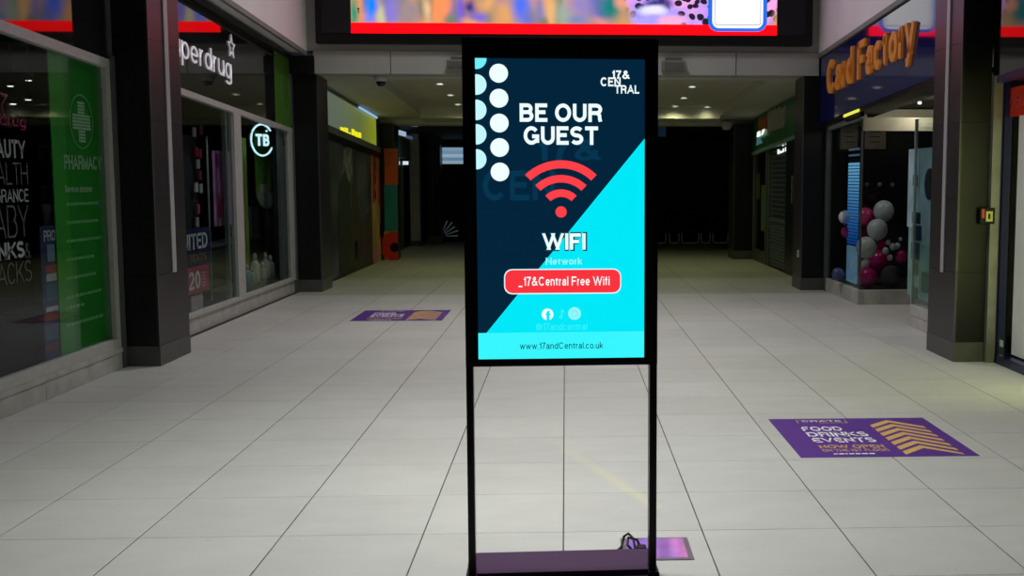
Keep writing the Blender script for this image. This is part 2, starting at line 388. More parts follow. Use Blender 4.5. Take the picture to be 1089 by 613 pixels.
# ------------------------------------------------------------------ FLOOR
TX, TY, X0, Y0 = 0.6045, 0.601, -0.015, 4.739
def tile_mat(name, base, streak):
    m = bpy.data.materials.new(name); m.use_nodes = True; nt = m.node_tree; N = nt.nodes; L = nt.links
    b = N['Principled BSDF']; b.inputs['Roughness'].default_value = 0.5; b.inputs['Specular IOR Level'].default_value = 0.35
    geo = N.new('ShaderNodeNewGeometry'); oi = N.new('ShaderNodeObjectInfo')
    n1 = N.new('ShaderNodeTexNoise'); n1.inputs['Scale'].default_value = 3.0; n1.inputs['Detail'].default_value = 8; n1.inputs['Roughness'].default_value = 0.65
    mp = N.new('ShaderNodeMapping'); mp.inputs['Scale'].default_value = (1.0, 1.8, 1.0)
    L.new(geo.outputs['Position'], mp.inputs['Vector']); L.new(mp.outputs['Vector'], n1.inputs['Vector'])
    r1 = N.new('ShaderNodeMapRange'); r1.inputs['From Min'].default_value = 0.25; r1.inputs['From Max'].default_value = 0.75
    r1.inputs['To Min'].default_value = 0.93; r1.inputs['To Max'].default_value = 1.06
    L.new(n1.outputs['Fac'], r1.inputs['Value'])
    n2 = N.new('ShaderNodeTexNoise'); n2.inputs['Scale'].default_value = 0.7; n2.inputs['Detail'].default_value = 3
    L.new(geo.outputs['Position'], n2.inputs['Vector'])
    r2 = N.new('ShaderNodeMapRange'); r2.inputs['From Min'].default_value = 0.3; r2.inputs['From Max'].default_value = 0.7
    r2.inputs['To Min'].default_value = 0.94; r2.inputs['To Max'].default_value = 1.05
    L.new(n2.outputs['Fac'], r2.inputs['Value'])
    r3 = N.new('ShaderNodeMapRange'); r3.inputs['To Min'].default_value = 0.965; r3.inputs['To Max'].default_value = 1.03
    L.new(oi.outputs['Random'], r3.inputs['Value'])
    m1 = N.new('ShaderNodeMath'); m1.operation = 'MULTIPLY'; L.new(r1.outputs[0], m1.inputs[0]); L.new(r2.outputs[0], m1.inputs[1])
    m2 = N.new('ShaderNodeMath'); m2.operation = 'MULTIPLY'; L.new(m1.outputs[0], m2.inputs[0]); L.new(r3.outputs[0], m2.inputs[1])
    # small dark scuffs
    v = N.new('ShaderNodeTexNoise'); v.inputs['Scale'].default_value = 26; v.inputs['Detail'].default_value = 2
    L.new(mp.outputs['Vector'], v.inputs['Vector'])
    rv = N.new('ShaderNodeMapRange'); rv.inputs['From Min'].default_value = 0.70; rv.inputs['From Max'].default_value = 0.78
    rv.inputs['To Min'].default_value = 1.0; rv.inputs['To Max'].default_value = 0.72
    L.new(v.outputs['Fac'], rv.inputs['Value'])
    m3 = N.new('ShaderNodeMath'); m3.operation = 'MULTIPLY'; L.new(m2.outputs[0], m3.inputs[0]); L.new(rv.outputs[0], m3.inputs[1])
    vm = N.new('ShaderNodeVectorMath'); vm.operation = 'SCALE'; vm.inputs[0].default_value = base; L.new(m3.outputs[0], vm.inputs['Scale'])
    last = vm.outputs[0]
    if streak:   # a long yellowish streak on the tiles behind the kiosk
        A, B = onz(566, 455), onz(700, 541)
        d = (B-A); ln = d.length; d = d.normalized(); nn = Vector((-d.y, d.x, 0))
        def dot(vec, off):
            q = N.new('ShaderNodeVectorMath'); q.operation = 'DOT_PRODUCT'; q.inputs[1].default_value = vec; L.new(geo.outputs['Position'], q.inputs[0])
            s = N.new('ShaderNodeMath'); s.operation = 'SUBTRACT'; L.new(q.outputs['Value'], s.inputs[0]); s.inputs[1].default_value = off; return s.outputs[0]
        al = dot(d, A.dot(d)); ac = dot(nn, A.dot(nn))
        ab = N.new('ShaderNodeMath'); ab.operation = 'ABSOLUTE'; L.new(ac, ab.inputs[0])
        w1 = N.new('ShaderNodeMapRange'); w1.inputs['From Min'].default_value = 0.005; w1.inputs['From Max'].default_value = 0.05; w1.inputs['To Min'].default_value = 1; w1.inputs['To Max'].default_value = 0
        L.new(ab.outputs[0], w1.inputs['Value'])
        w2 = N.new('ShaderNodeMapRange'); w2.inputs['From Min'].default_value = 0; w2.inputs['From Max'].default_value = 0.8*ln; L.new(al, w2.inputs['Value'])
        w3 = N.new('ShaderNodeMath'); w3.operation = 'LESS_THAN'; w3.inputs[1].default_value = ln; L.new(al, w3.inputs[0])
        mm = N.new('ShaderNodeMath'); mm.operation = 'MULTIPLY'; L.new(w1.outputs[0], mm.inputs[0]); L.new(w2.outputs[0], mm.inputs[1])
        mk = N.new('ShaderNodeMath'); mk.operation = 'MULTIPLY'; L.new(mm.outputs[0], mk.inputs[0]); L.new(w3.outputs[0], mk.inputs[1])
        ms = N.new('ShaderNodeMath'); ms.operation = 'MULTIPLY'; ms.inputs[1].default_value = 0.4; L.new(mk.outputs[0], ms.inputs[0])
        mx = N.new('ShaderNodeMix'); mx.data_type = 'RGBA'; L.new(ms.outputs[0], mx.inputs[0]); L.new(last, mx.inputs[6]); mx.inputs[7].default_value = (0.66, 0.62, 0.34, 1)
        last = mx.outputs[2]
    L.new(last, b.inputs['Base Color'])
    bp = N.new('ShaderNodeBump'); bp.inputs['Strength'].default_value = 0.12; bp.inputs['Distance'].default_value = 0.002
    n4 = N.new('ShaderNodeTexNoise'); n4.inputs['Scale'].default_value = 90; L.new(geo.outputs['Position'], n4.inputs['Vector'])
    L.new(n4.outputs['Fac'], bp.inputs['Height']); L.new(bp.outputs['Normal'], b.inputs['Normal'])
    return m
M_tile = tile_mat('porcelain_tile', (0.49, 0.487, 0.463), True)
M_tile2 = tile_mat('darker_porcelain_tile', (0.38, 0.38, 0.315), False)  # passage tiles: darker, yellower base colour
M_grout = mat('dark_grout', (0.045, 0.043, 0.04), 0.9, var=0.2)
floor = box('floor', -6.5, 6.5, -2.0, 29.0, -0.10, -0.004, M_grout)
tag(floor, 'pale grey square tiled floor of the shopping arcade', 'floor', kind='structure')
g1, g2, ch = 0.0026, 0.0021, 0.0025
def tile_mesh(nm, m):
    hx, hy = TX/2-g1, TY/2-g2
    V = [(-hx, -hy, -0.004), (hx, -hy, -0.004), (hx, hy, -0.004), (-hx, hy, -0.004)]
    V += [(-hx, -hy, -0.0015), (hx, -hy, -0.0015), (hx, hy, -0.0015), (-hx, hy, -0.0015)]
    V += [(-hx+ch, -hy+ch/2, 0), (hx-ch, -hy+ch/2, 0), (hx-ch, hy-ch/2, 0), (-hx+ch, hy-ch/2, 0)]
    Fc = [(8, 9, 10, 11)]
    for a in (0, 4):
        for i in range(4):
            j = (i+1) % 4; Fc.append((a+i, a+j, a+4+j, a+4+i))
    me = bpy.data.meshes.new(nm); me.from_pydata(V, [], Fc); me.materials.append(m); return me, V, Fc
me1, TV, TF = tile_mesh('tile', M_tile); me2, _, _ = tile_mesh('tile_b', M_tile2)
cells = []
for j in range(-10, 41):
    for i in range(-6, 6):
        cells.append((X0+(i+0.5)*TX, Y0+(j+0.5)*TY))
near = [c for c in cells if Y0-1.01*TY < c[1] < Y0+24*TY]
assert len(near) <= 300, len(near)
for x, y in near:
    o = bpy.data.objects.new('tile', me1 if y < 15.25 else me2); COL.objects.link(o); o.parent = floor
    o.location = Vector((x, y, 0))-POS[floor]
def tile_field(name, cs, m):
    V = []; Fc = []
    for x, y in cs:
        k = len(V); V += [(a+x, b+y, c) for a, b, c in TV]; Fc += [tuple(i+k for i in f) for f in TF]
    return tag(mesh_obj(name, V, Fc, m, floor), kind='stuff')
ns = set(near)
cells += [(X0+(i+0.5)*TX, Y0+(j+0.5)*TY) for j in range(8, 19) for i in range(6, 10)]
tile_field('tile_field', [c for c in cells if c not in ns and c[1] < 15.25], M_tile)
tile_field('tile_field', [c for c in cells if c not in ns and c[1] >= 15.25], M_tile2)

# ------------------------------------------------------------------ UPPER WALLS, BULKHEAD, CEILINGS
ZU = 3.23
wl = box('wall_left', -3.85, -3.45, -1.5, YB+0.05, ZU, CEIL_Z+0.6, M_wall, sb=True)
tag(wl, 'white upper wall above the shop fascias, pharmacy side', 'wall', kind='structure')
wr = box('wall_right', 3.46, 3.85, -1.5, YB+0.05, ZU-0.01, CEIL_Z+0.6, M_wall, sb=True)
tag(wr, 'white upper wall above the navy shop fascia side', 'wall', kind='structure')
for s, n in ((-1, 'trim_1'), (1, 'trim_2')):
    xi = 3.45 if s < 0 else 3.46
    t = box(n, s*(xi-0.012), s*(xi+0.03), -1.5, YB, ZU-0.05, ZU+0.005, mat('grey_green_trim', (0.20, 0.21, 0.19), 0.6), sb=True, st=True)
    tag(t, 'thin grey edge strip under the white upper wall, %s side' % ('pharmacy' if s < 0 else 'navy fascia'), 'trim', kind='structure')
bk = empty('wall_back', (0, YB, 2.95), 'white bulkhead wall spanning the passage under the large display', 'wall', kind='structure')
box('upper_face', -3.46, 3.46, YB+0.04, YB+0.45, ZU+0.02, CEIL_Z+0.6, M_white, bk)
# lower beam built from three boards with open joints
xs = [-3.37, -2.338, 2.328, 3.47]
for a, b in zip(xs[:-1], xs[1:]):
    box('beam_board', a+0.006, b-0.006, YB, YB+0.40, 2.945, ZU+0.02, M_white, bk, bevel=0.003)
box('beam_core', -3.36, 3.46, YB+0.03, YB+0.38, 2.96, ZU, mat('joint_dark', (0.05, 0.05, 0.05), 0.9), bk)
ce = box('ceiling', -3.85, 3.85, -1.5, YB+0.5, CEIL_Z, CEIL_Z+0.1, M_white); tag(ce, 'high white ceiling of the front hall', 'ceiling', kind='structure')
for k, (lx, ly, pw, spd) in enumerate(LAMPS):  # assumed fittings around the ceiling lights, out of view
    r = empty('assumed_ceiling_lamp', (lx, ly, CEIL_Z), 'assumed square panel lamp on the high ceiling, %s' % ('above the kiosk', 'between the near pillars', 'nearest the large display')[k], 'lamp', 'assumed ceiling panel lamps')
    ribbon('frame', [(-.62, -.62), (.62, -.62), (.62, .62), (-.62, .62)], [(-.57, -.57), (.57, -.57), (.57, .57), (-.57, .57)], (lx, ly, CEIL_Z-0.15), (1, 0, 0), (0, 1, 0), 0.15, M_white, r)
    box('diffuser', lx-.57, lx+.57, ly-.57, ly+.57, CEIL_Z-0.05, CEIL_Z-0.03, M_strip, r)

# low ceiling of the passage behind, a raised tray in its middle, a downstand at its far end
YE = 21.75
cl = empty('ceiling_passage', (0, 18.5, 2.9), 'low cream ceiling of the passage with a raised tray', 'ceiling', kind='structure')
TL, TR, T0, T1 = -2.66, 2.88, 15.95, 20.9
box('soffit_band', -3.75, TL, YB+0.38, YE, 2.955, 3.03, M_soffit, cl, sb=True, st=True)
box('soffit_band', TR, 3.75, YB+0.38, YE, 2.955, 3.03, M_soffit, cl, sb=True, st=True)
box('soffit_band', TL, TR, YB+0.38, T0, 2.955, 3.03, M_soffit, cl, sb=True, st=True)
box('soffit_band', TL, TR, T1, YE, 2.90, 3.03, M_soffit, cl, sb=True, st=True)
box('tray_panel', TL-0.1, TR+0.1, T0-0.1, T1+0.1, 3.10, 3.16, M_soffit, cl, sb=True, st=True)
for a, b, c, d in ((TL-0.06, TL, T0, T1), (TR, TR+0.06, T0, T1), (TL, TR, T0-0.06, T0), (TL, TR, T1, T1+0.06)):
    box('tray_side', a, b, c, d, 3.03, 3.10, M_soffit, cl, sb=True, st=True)
box('downstand', -3.75, 3.75, YE, YE+0.35, 2.86, 3.4, M_soffit, cl, sb=True, st=True)
dc = box('ceiling_far', -4.6, 4.6, YE+0.35, 28.2, 3.05, 3.12, M_dark, sb=True, st=True); tag(dc, 'dark ceiling beyond the passage', 'ceiling', kind='structure')
M_down = emat('downlight_glow', (255, 250, 232), 3.0)
M_ring = mat('white_ring', (0.6, 0.6, 0.58), 0.4, var=0)
dl = [(468, 89, 'nearest of the three left ones'), (479, 101, 'middle of the three left ones'), (487, 111, 'farthest of the three left ones'),
      (736, 92, 'nearest on the right'), (727, 104, 'second on the right'), (718, 113, 'third on the right'), (748, 117, 'rightmost, near the downstand')]
for px, py, w in dl:
    p = ons(px, py, 3.10)
    if p.y > T1: p = ons(px, py, 3.10); p.y = min(p.y, T1-0.15); p.z = 3.10+dz(p.y)
    r = empty('downlight', p, 'small round lit downlight in the passage ceiling, '+w, 'downlight', 'passage downlights')
    lathe('trim_ring', [(0.085, 0.0), (0.085, -0.012), (0.068, -0.014), (0.068, 0.0)], p, M_ring, r, 18)
    lathe('lamp_face', [(0.066, 0.004), (0.066, -0.008), (0.02, -0.010)], p, M_down, r, 18)
    ld = bpy.data.lights.new('downlight_beam', 'SPOT'); ld.energy = 24 if px < 740 else 4; ld.spot_size = 2.7; ld.spot_blend = 0.9; ld.color = (0.97, 1.0, 0.52); ld.shadow_soft_size = 0.06
    lo = bpy.data.objects.new('downlight_beam', ld); COL.objects.link(lo); lo.location = p+Vector((0, 0, -0.04))

p = ony(441, 131.5, 24.2); p.z = 3.05+dz(p.y)
r = empty('downlight', p, 'single lit downlight beyond the passage above the far left shop window', 'downlight', 'passage downlights')
lathe('trim_ring', [(0.085, 0.0), (0.085, -0.012), (0.068, -0.014), (0.068, 0.0)], p, M_ring, r, 18); lathe('lamp_face', [(0.066, 0.004), (0.066, -0.008), (0.02, -0.010)], p, M_down, r, 18)
ld = bpy.data.lights.new('downlight_beam', 'SPOT'); ld.energy = 7; ld.spot_size = 2.4; ld.spot_blend = 0.9; ld.color = (0.97, 1.0, 0.7); ld.shadow_soft_size = 0.06
lo = bpy.data.objects.new('downlight_beam', ld); COL.objects.link(lo); lo.location = p+Vector((0, 0, -0.04))

# side and end enclosure (dark shop interiors)
for s, n in ((-1, 'wall_shop_left'), (1, 'wall_shop_right')):
    tag(box(n, s*6.4, s*6.55, -2, 29, 0, 4.2, M_dark), 'dark rear wall of the closed shops, %s side' % ('left' if s < 0 else 'right'), 'wall', kind='structure')
    tag(box('ceiling_shop_'+('left' if s < 0 else 'right'), s*3.9, s*6.4, -2, 29, 3.15, 3.25, M_dark, sb=True, st=True), 'dark ceiling inside the %s shops' % ('left' if s < 0 else 'right'), 'ceiling', kind='structure')
tag(box('wall_far', -6.5, 6.5, 28.0, 28.2, 0, 3.2, M_dark), 'dark wall closing the far end of the arcade', 'wall', kind='structure')
for y, n in ((10.0, 1), (16.1, 2), (21.9, 3)):
    for s in (-1, 1):
        if s < 0 and n == 2: y = 18.0
        elif n == 2: y = 16.1
        tag(box('wall_party_%d' % (n*2+(s > 0)), s*3.72, s*6.4, y-0.4, y-0.3, 0, 3.1, M_dark, st=True), 'dark dividing wall between shops behind pillar, %s side, bay %d' % ('left' if s < 0 else 'right', n), 'wall', kind='structure')

# ------------------------------------------------------------------ BIG DISPLAY
def led_mat():
    m = bpy.data.materials.new('led_picture'); m.use_nodes = True; nt = m.node_tree; N = nt.nodes; L = nt.links
    b = N['Principled BSDF']; b.inputs['Base Color'].default_value = (0, 0, 0, 1); b.inputs['Roughness'].default_value = 0.5
    geo = N.new('ShaderNodeNewGeometry'); wz = N.new('ShaderNodeTexNoise'); wz.inputs['Scale'].default_value = 1.6; wz.inputs['Detail'].default_value = 2
    L.new(geo.outputs['Position'], wz.inputs['Vector'])
    ws = N.new('ShaderNodeVectorMath'); ws.operation = 'SUBTRACT'; ws.inputs[1].default_value = (0.5, 0.5, 0.5); L.new(wz.outputs['Color'], ws.inputs[0])
    wm = N.new('ShaderNodeVectorMath'); wm.operation = 'SCALE'; wm.inputs['Scale'].default_value = 0.30; L.new(ws.outputs[0], wm.inputs[0])
    wp = N.new('ShaderNodeVectorMath'); wp.operation = 'ADD'; L.new(geo.outputs['Position'], wp.inputs[0]); L.new(wm.outputs[0], wp.inputs[1])
    nz = N.new('ShaderNodeTexNoise'); nz.inputs['Scale'].default_value = 2.2; nz.inputs['Detail'].default_value = 1.5
    mpn = N.new('ShaderNodeMapping'); mpn.inputs['Scale'].default_value = (1.0, 1.0, 0.45); L.new(wp.outputs[0], mpn.inputs['Vector']); L.new(mpn.outputs[0], nz.inputs['Vector'])
    rp = N.new('ShaderNodeValToRGB'); cr = rp.color_ramp
    cols = [(0.25, (60, 80, 190)), (0.38, (110, 100, 170)), (0.46, (130, 120, 112)), (0.54, (190, 145, 100)), (0.62, (225, 140, 85)), (0.70, (110, 115, 85))]
    cr.elements[0].position = cols[0][0]; cr.elements[0].color = (*lin(*cols[0][1]), 1)
    cr.elements[1].position = cols[1][0]; cr.elements[1].color = (*lin(*cols[1][1]), 1)
    for p, c in cols[2:]:
        e = cr.elements.new(p); e.color = (*lin(*c), 1)
    L.new(nz.outputs['Fac'], rp.inputs['Fac']); last = rp.outputs['Color']
    sp = N.new('ShaderNodeSeparateXYZ'); L.new(wp.outputs[0], sp.inputs[0])
    def blob(cx, cz, rx, rz, col, soft=0.6, k=1.0):
        nonlocal last
        a = N.new('ShaderNodeMath'); a.operation = 'MULTIPLY_ADD'; a.inputs[1].default_value = 1/rx; a.inputs[2].default_value = -cx/rx; L.new(sp.outputs[0], a.inputs[0])
        c = N.new('ShaderNodeMath'); c.operation = 'MULTIPLY_ADD'; c.inputs[1].default_value = 1/rz; c.inputs[2].default_value = -cz/rz; L.new(sp.outputs[2], c.inputs[0])
        cb = N.new('ShaderNodeCombineXYZ'); L.new(a.outputs[0], cb.inputs[0]); L.new(c.outputs[0], cb.inputs[1])
        ln = N.new('ShaderNodeVectorMath'); ln.operation = 'LENGTH'; L.new(cb.outputs[0], ln.inputs[0])
        r = N.new('ShaderNodeMapRange'); r.interpolation_type = 'SMOOTHSTEP'; r.inputs['From Min'].default_value = 1-soft; r.inputs['From Max'].default_value = 1+soft*0.4; r.inputs['To Min'].default_value = k; r.inputs['To Max'].default_value = 0
        L.new(ln.outputs['Value'], r.inputs['Value'])
        mx = N.new('ShaderNodeMix'); mx.data_type = 'RGBA'; L.new(r.outputs[0], mx.inputs[0]); L.new(last, mx.inputs[6])
        if isinstance(col, tuple): mx.inputs[7].default_value = (*lin(*col), 1)
        else: L.new(col, mx.inputs[7])
        last = mx.outputs[2]
    def PX(x, y): p = ony(x, y, YB-0.1); return p.x, p.z
    for x, y, rx, ry, col in [(377, 14, 6, 16, (40, 140, 110)), (397, 6, 9, 24, (0, 125, 250)), (418, 12, 8, 20, (130, 115, 205)), (408, 18, 5, 12, (190, 190, 150)),
                              (436, 10, 14, 18, (150, 130, 135)), (457, 8, 6, 14, (225, 180, 140)), (473, 8, 10, 24, (250, 140, 85)), (484, 20, 8, 8, (110, 125, 100)),
                              (494, 6, 6, 26, (120, 90, 200)), (505, 6, 8, 10, (50, 50, 130)), (512, 18, 9, 8, (115, 100, 200)), (522, 3, 10, 10, (220, 160, 100)), (503, 23, 10, 5, (220, 150, 110)),
                              (540, 16, 13, 20, (215, 155, 95)), (555, 6, 8, 22, (70, 105, 235)), (572, 12, 8, 22, (130, 120, 170)), (584, 10, 9, 24, (225, 170, 110)), (575, 24, 7, 6, (120, 120, 90)),
                              (600, 16, 12, 18, (150, 165, 150)), (618, 8, 14, 20, (140, 125, 185)), (612, 24, 12, 6, (120, 130, 175)), (640, 24, 14, 6, (215, 140, 140)), (648, 8, 14, 16, (0, 120, 115)), (660, 2, 8, 9, (225, 150, 125))]:
        X, Z = PX(x, y); blob(X, Z, rx/1190*17.0, ry/1190*17.0, col, 0.95)
    # spotted pink and lilac fur on the right
    vo = N.new('ShaderNodeTexVoronoi'); vo.voronoi_dimensions = '2D'; vo.inputs['Scale'].default_value = 8.0; mv = N.new('ShaderNodeCombineXYZ')
    L.new(sp.outputs[0], mv.inputs[0]); L.new(sp.outputs[2], mv.inputs[1]); L.new(mv.outputs[0], vo.inputs['Vector'])
    rs = N.new('ShaderNodeMapRange'); rs.inputs['From Min'].default_value = 0.30; rs.inputs['From Max'].default_value = 0.37; L.new(vo.outputs['Distance'], rs.inputs['Value'])
    nf = N.new('ShaderNodeTexNoise'); nf.inputs['Scale'].default_value = 1.5; nf.inputs['Detail'].default_value = 6; L.new(geo.outputs['Position'], nf.inputs['Vector'])
    rf = N.new('ShaderNodeValToRGB'); rf.color_ramp.elements[0].position = 0.40; rf.color_ramp.elements[1].position = 0.60
    rf.color_ramp.elements[0].color = (*lin(120, 130, 245), 1); rf.color_ramp.elements[1].color = (*lin(250, 165, 215), 1)
    L.new(nf.outputs['Fac'], rf.inputs['Fac'])
    mf = N.new('ShaderNodeMix'); mf.data_type = 'RGBA'; L.new(rs.outputs[0], mf.inputs[0]); mf.inputs[6].default_value = (0.01, 0.008, 0.02, 1); L.new(rf.outputs['Color'], mf.inputs[7])
    blob(0.4, 6.6, 3.6, 2.2, mf.outputs[2], 0.2)  # unseen upper fur, spread wide to throw pink on the side walls
    blob(0.2, 6.1, 2.6, 1.3, (255, 184, 226), 0.5)  # added pale pink patch above the view, brightens the side walls
    X, Z = PX(748, 2); blob(X, Z+0.9, 1.25, 1.75, mf.outputs[2], 0.06)
    X, Z = PX(697, 20); blob(X, Z, 0.34, 0.2, (165, 155, 245), 0.4, 0.9)
    X, Z = PX(700, 6); blob(X, Z, 0.26, 0.08, (50, 40, 110), 0.5, 0.9)
    X, Z = PX(694, 12); blob(X, Z, 0.22, 0.08, (225, 220, 255), 0.6)
    X, Z = PX(712, 24); blob(X, Z, 0.22, 0.1, (250, 170, 200), 0.6, 0.9)
    L.new(last, b.inputs['Emission Color']); b.inputs['Emission Strength'].default_value = 1.2
    return m
led = empty('led_display', (0, YB, 3.33), 'very large wide screen showing a colourful picture over a red band', 'display')
ZL0, ZL1 = 3.335, 7.0
def yl(d): return YB-d
box('housing', -3.30, 3.345, yl(0.12), yl(0.0)+0.04, ZL0, ZL1, M_black, led, bevel=0.012)
P0, P1 = -2.825, 2.852
zr0, zr1 = 3.468, 3.603
M_led = led_mat()
box('picture', P0, P1, yl(0.135), yl(0.12), zr1, ZL1-0.12, M_led, led)
box('red_band', P0, P1, yl(0.137), yl(0.12), zr0, zr1, emat('led_red', (255, 2, 10), 2.5), led)
M_off = mat('unlit_module', (0.014, 0.013, 0.018), 0.6, spec=0.3, var=0.08)
box('unlit_panel', -3.21, P0-0.006, yl(0.133), yl(0.12), zr0, ZL1-0.12, M_off, led)
box('unlit_panel', P1+0.006, 3.24, yl(0.133), yl(0.12), zr0, ZL1-0.12, M_off, led)
a, b = ony(753, 33.5, yl(0.137)), ony(815.5, 33.5, yl(0.137))
cx_ = (a.x+b.x)/2; hw = (b.x-a.x)/2; zb = a.z
card = prism('code_card', rrect(-hw, hw, 0, 2*hw+0.12, 0.13), (cx_, yl(0.137), zb), (1, 0, 0), (0, 0, 1), 0.004, emat('card_blue', (40, 110, 225), 1.1), led)
prism('card_face', rrect(-hw+0.055, hw-0.055, 0.045, 2*hw+0.065, 0.09), (cx_, yl(0.1412), zb), (1, 0, 0), (0, 0, 1), 0.003, emat('card_white', (255, 255, 255), 1.15), card)
ribbon('card_line', rrect(-hw+0.085, hw-0.085, 0.085, 2*hw+0.03, 0.03), rrect(-hw+0.092, hw-0.092, 0.092, 2*hw+0.023, 0.025), (cx_, yl(0.1445), zb), (1, 0, 0), (0, 0, 1), 0.002, emat('card_grey', (90, 90, 100), 1.0), card)
text('letter_mark', 't', (ony(380, 14, yl(.137)).x, yl(0.136), ony(380, 14, yl(.137)).z), (1, 0, 0), (0, 0, 1), 0.03, 0.07, M_black, led, 0.01, 0.004)

# speakers on the beam
for xa, xb, ya, yb, w in ((476, 498, 62, 73, 'left of the kiosk screen'), (703.5, 728.5, 63, 76.5, 'right of the kiosk screen')):
    A, B = ony(xa, ya, YB), ony(xb, yb, YB)
    r = empty('wall_speaker', ((A.x+B.x)/2, YB, B.z), 'small grey box fixed on the white beam, '+w, 'speaker')
    box('cabinet', A.x, B.x, YB-0.13, YB, B.z, A.z-0.03, mat('speaker_grey', (0.17, 0.17, 0.165), 0.6), r, bevel=0.012)
    box('grille', A.x+0.03, B.x-0.03, YB-0.137, YB-0.13, B.z+0.025, A.z-0.055, mat('speaker_grille', (0.10, 0.10, 0.10), 0.7), r)
    box('bracket', A.x+0.05, B.x-0.05, YB-0.10, YB, A.z-0.03, A.z+0.012, M_alud, r)
def dome(px, py, z0, w, r0=0.09):
    p = ons(px, py, z0); p.z = z0+dz(p.y)
    r = empty('dome_camera', p, w, 'security camera')
    lathe('housing', [(r0, 0.01), (r0, -0.05), (r0*0.8, -0.075)], p, mat('camera_white', (0.55, 0.55, 0.53), 0.4, var=0.03), r)
    lathe('lens_dome', [(r0*0.76, -0.07), (r0*0.7, -0.10), (r0*0.45, -0.13), (0.004, -0.14)], p, mat('smoked_dome', (0.008, 0.008, 0.009), 0.1, var=0), r)
dome(405, 81, 2.955, 'white dome camera with a black eye under the passage ceiling')
p = ony(772, 131, YE)
r = empty('dome_camera', p, 'small white camera under the far downstand by the right pillar', 'security camera')
lathe('housing', [(0.10, 0.03), (0.11, -0.06), (0.07, -0.13), (0.004, -0.14)], p+Vector((0, -0.1, 0)), mat('camera_white', (0.55, 0.55, 0.53), 0.4), r)
box('mount', p.x-0.03, p.x+0.03, YE-0.1, YE+0.01, p.z-0.04, p.z+0.02, mat('camera_white', (0.55, 0.55, 0.53), 0.4), r)

# ------------------------------------------------------------------ PILLARS
def pillar(xin, y0, y1, s, ztop, label, strip=None, joints=(0.75, 1.36, 2.0, 2.65), depth=0.40, sk=0.165, faces=True, topslope=True):
    """xin: corridor face, s: side (-1 left, 1 right)"""
    r = empty('pillar', (s*(xin+depth/2), (y0+y1)/2, 0), label, 'pillar')
    x0, x1 = sorted((s*xin, s*(xin+depth)))
    box('skirting', x0-(0.006 if s > 0 else 0), x1+(0.006 if s < 0 else 0), y0-0.006, y1, 0, sk, M_skirt, r, bevel=0.002)
    zt = ztop+(dz(y0) if topslope else 0)
    js = [sk]+[j for j in joints if sk < j < zt-0.1]+[zt]
    for a, b in zip(js[:-1], js[1:]):
        # a front slab (toward the viewer) and a side slab (toward the corridor) for every course
        xa, xb = (x0, s*xin-0.014*(-1 if s > 0 else 1)) if s < 0 else (s*xin+0.014, x1)
        box('front_panel', min(xa, xb), max(xa, xb), y0, y0+0.014, a+0.0015, b-0.0015, M_pilb, r)
        xs0, xs1 = (s*xin-0.014, s*xin) if s < 0 else (s*xin, s*xin+0.014)
        box('side_panel', xs0, xs1, y0, y1, a+0.0015, b-0.0015, M_pil, r)
    xa, xb = (x0, s*xin-0.014) if s < 0 else (s*xin+0.014, x1)
    box('core', xa, xb, y0+0.014, y1, sk, zt-0.002, M_black, r)
    if strip:
        a, b, zb = strip
        xs0, xs1 = (s*xin, s*xin+0.012) if s < 0 else (s*xin-0.012, s*xin)
        st = box('light_strip', xs0, xs1, a, b, zb, zt-0.05, M_strip, r, bevel=0.003)
        st['label'] = 'long pale opal light strip'
    e = box('corner_bead', s*xin-0.006*s*0, s*xin+0.004*(-s), y0-0.004, y0+0.008, sk, zt, M_alud, r)
    return r
pillar(3.33, 9.25, 9.99, -1, ZU, 'near dark pillar with pale vertical strip beside the green pharmacy panel', strip=(9.60, 9.69, 0.745))
pillar(3.255, 9.17, 9.87, 1, ZU-0.01, 'near dark pillar with pale vertical strip beside the red sign doorway', strip=(9.47, 9.545, 0.73), depth=0.25)
pillar(3.335, 15.42, 16.08, -1, 2.95, 'black pillar under the left end of the bulkhead', joints=(1.4,))
pillar(3.265, 15.37, 15.95, 1, 2.945, 'black pillar under the right end of the bulkhead', joints=(1.4,))
pillar(3.25, 21.55, 22.2, -1, 2.86, 'far dark pillar behind the orange and teal hoarding panel', joints=(1.4,))
pillar(3.24, 21.5, 22.2, 1, 2.86, 'far dark pillar at the end of the green shop front', joints=(1.4,))
# small socket plate on the right passage pillar
q = onx(849, 270, 3.26)
tag(box('socket_plate', 3.255-0.008, 3.2645, q.y-0.035, q.y+0.035, q.z-0.05, q.z+0.05, M_alu), 'small grey socket plate low on the right passage pillar', 'socket')
# black upright panels filling from pillar to fascia beside the bulkhead (bay ends)
for s, X in ((-1, 3.345), (1, 3.48)):
    t = box('trim_%d' % (3 if s < 0 else 4), s*X, s*3.85, YB-0.02, YB+0.05, 2.95, ZU-0.05, M_pilb)
    tag(t, 'black filler panel between bulkhead and shop fascia, %s side' % ('left' if s < 0 else 'right'), 'trim', kind='structure')

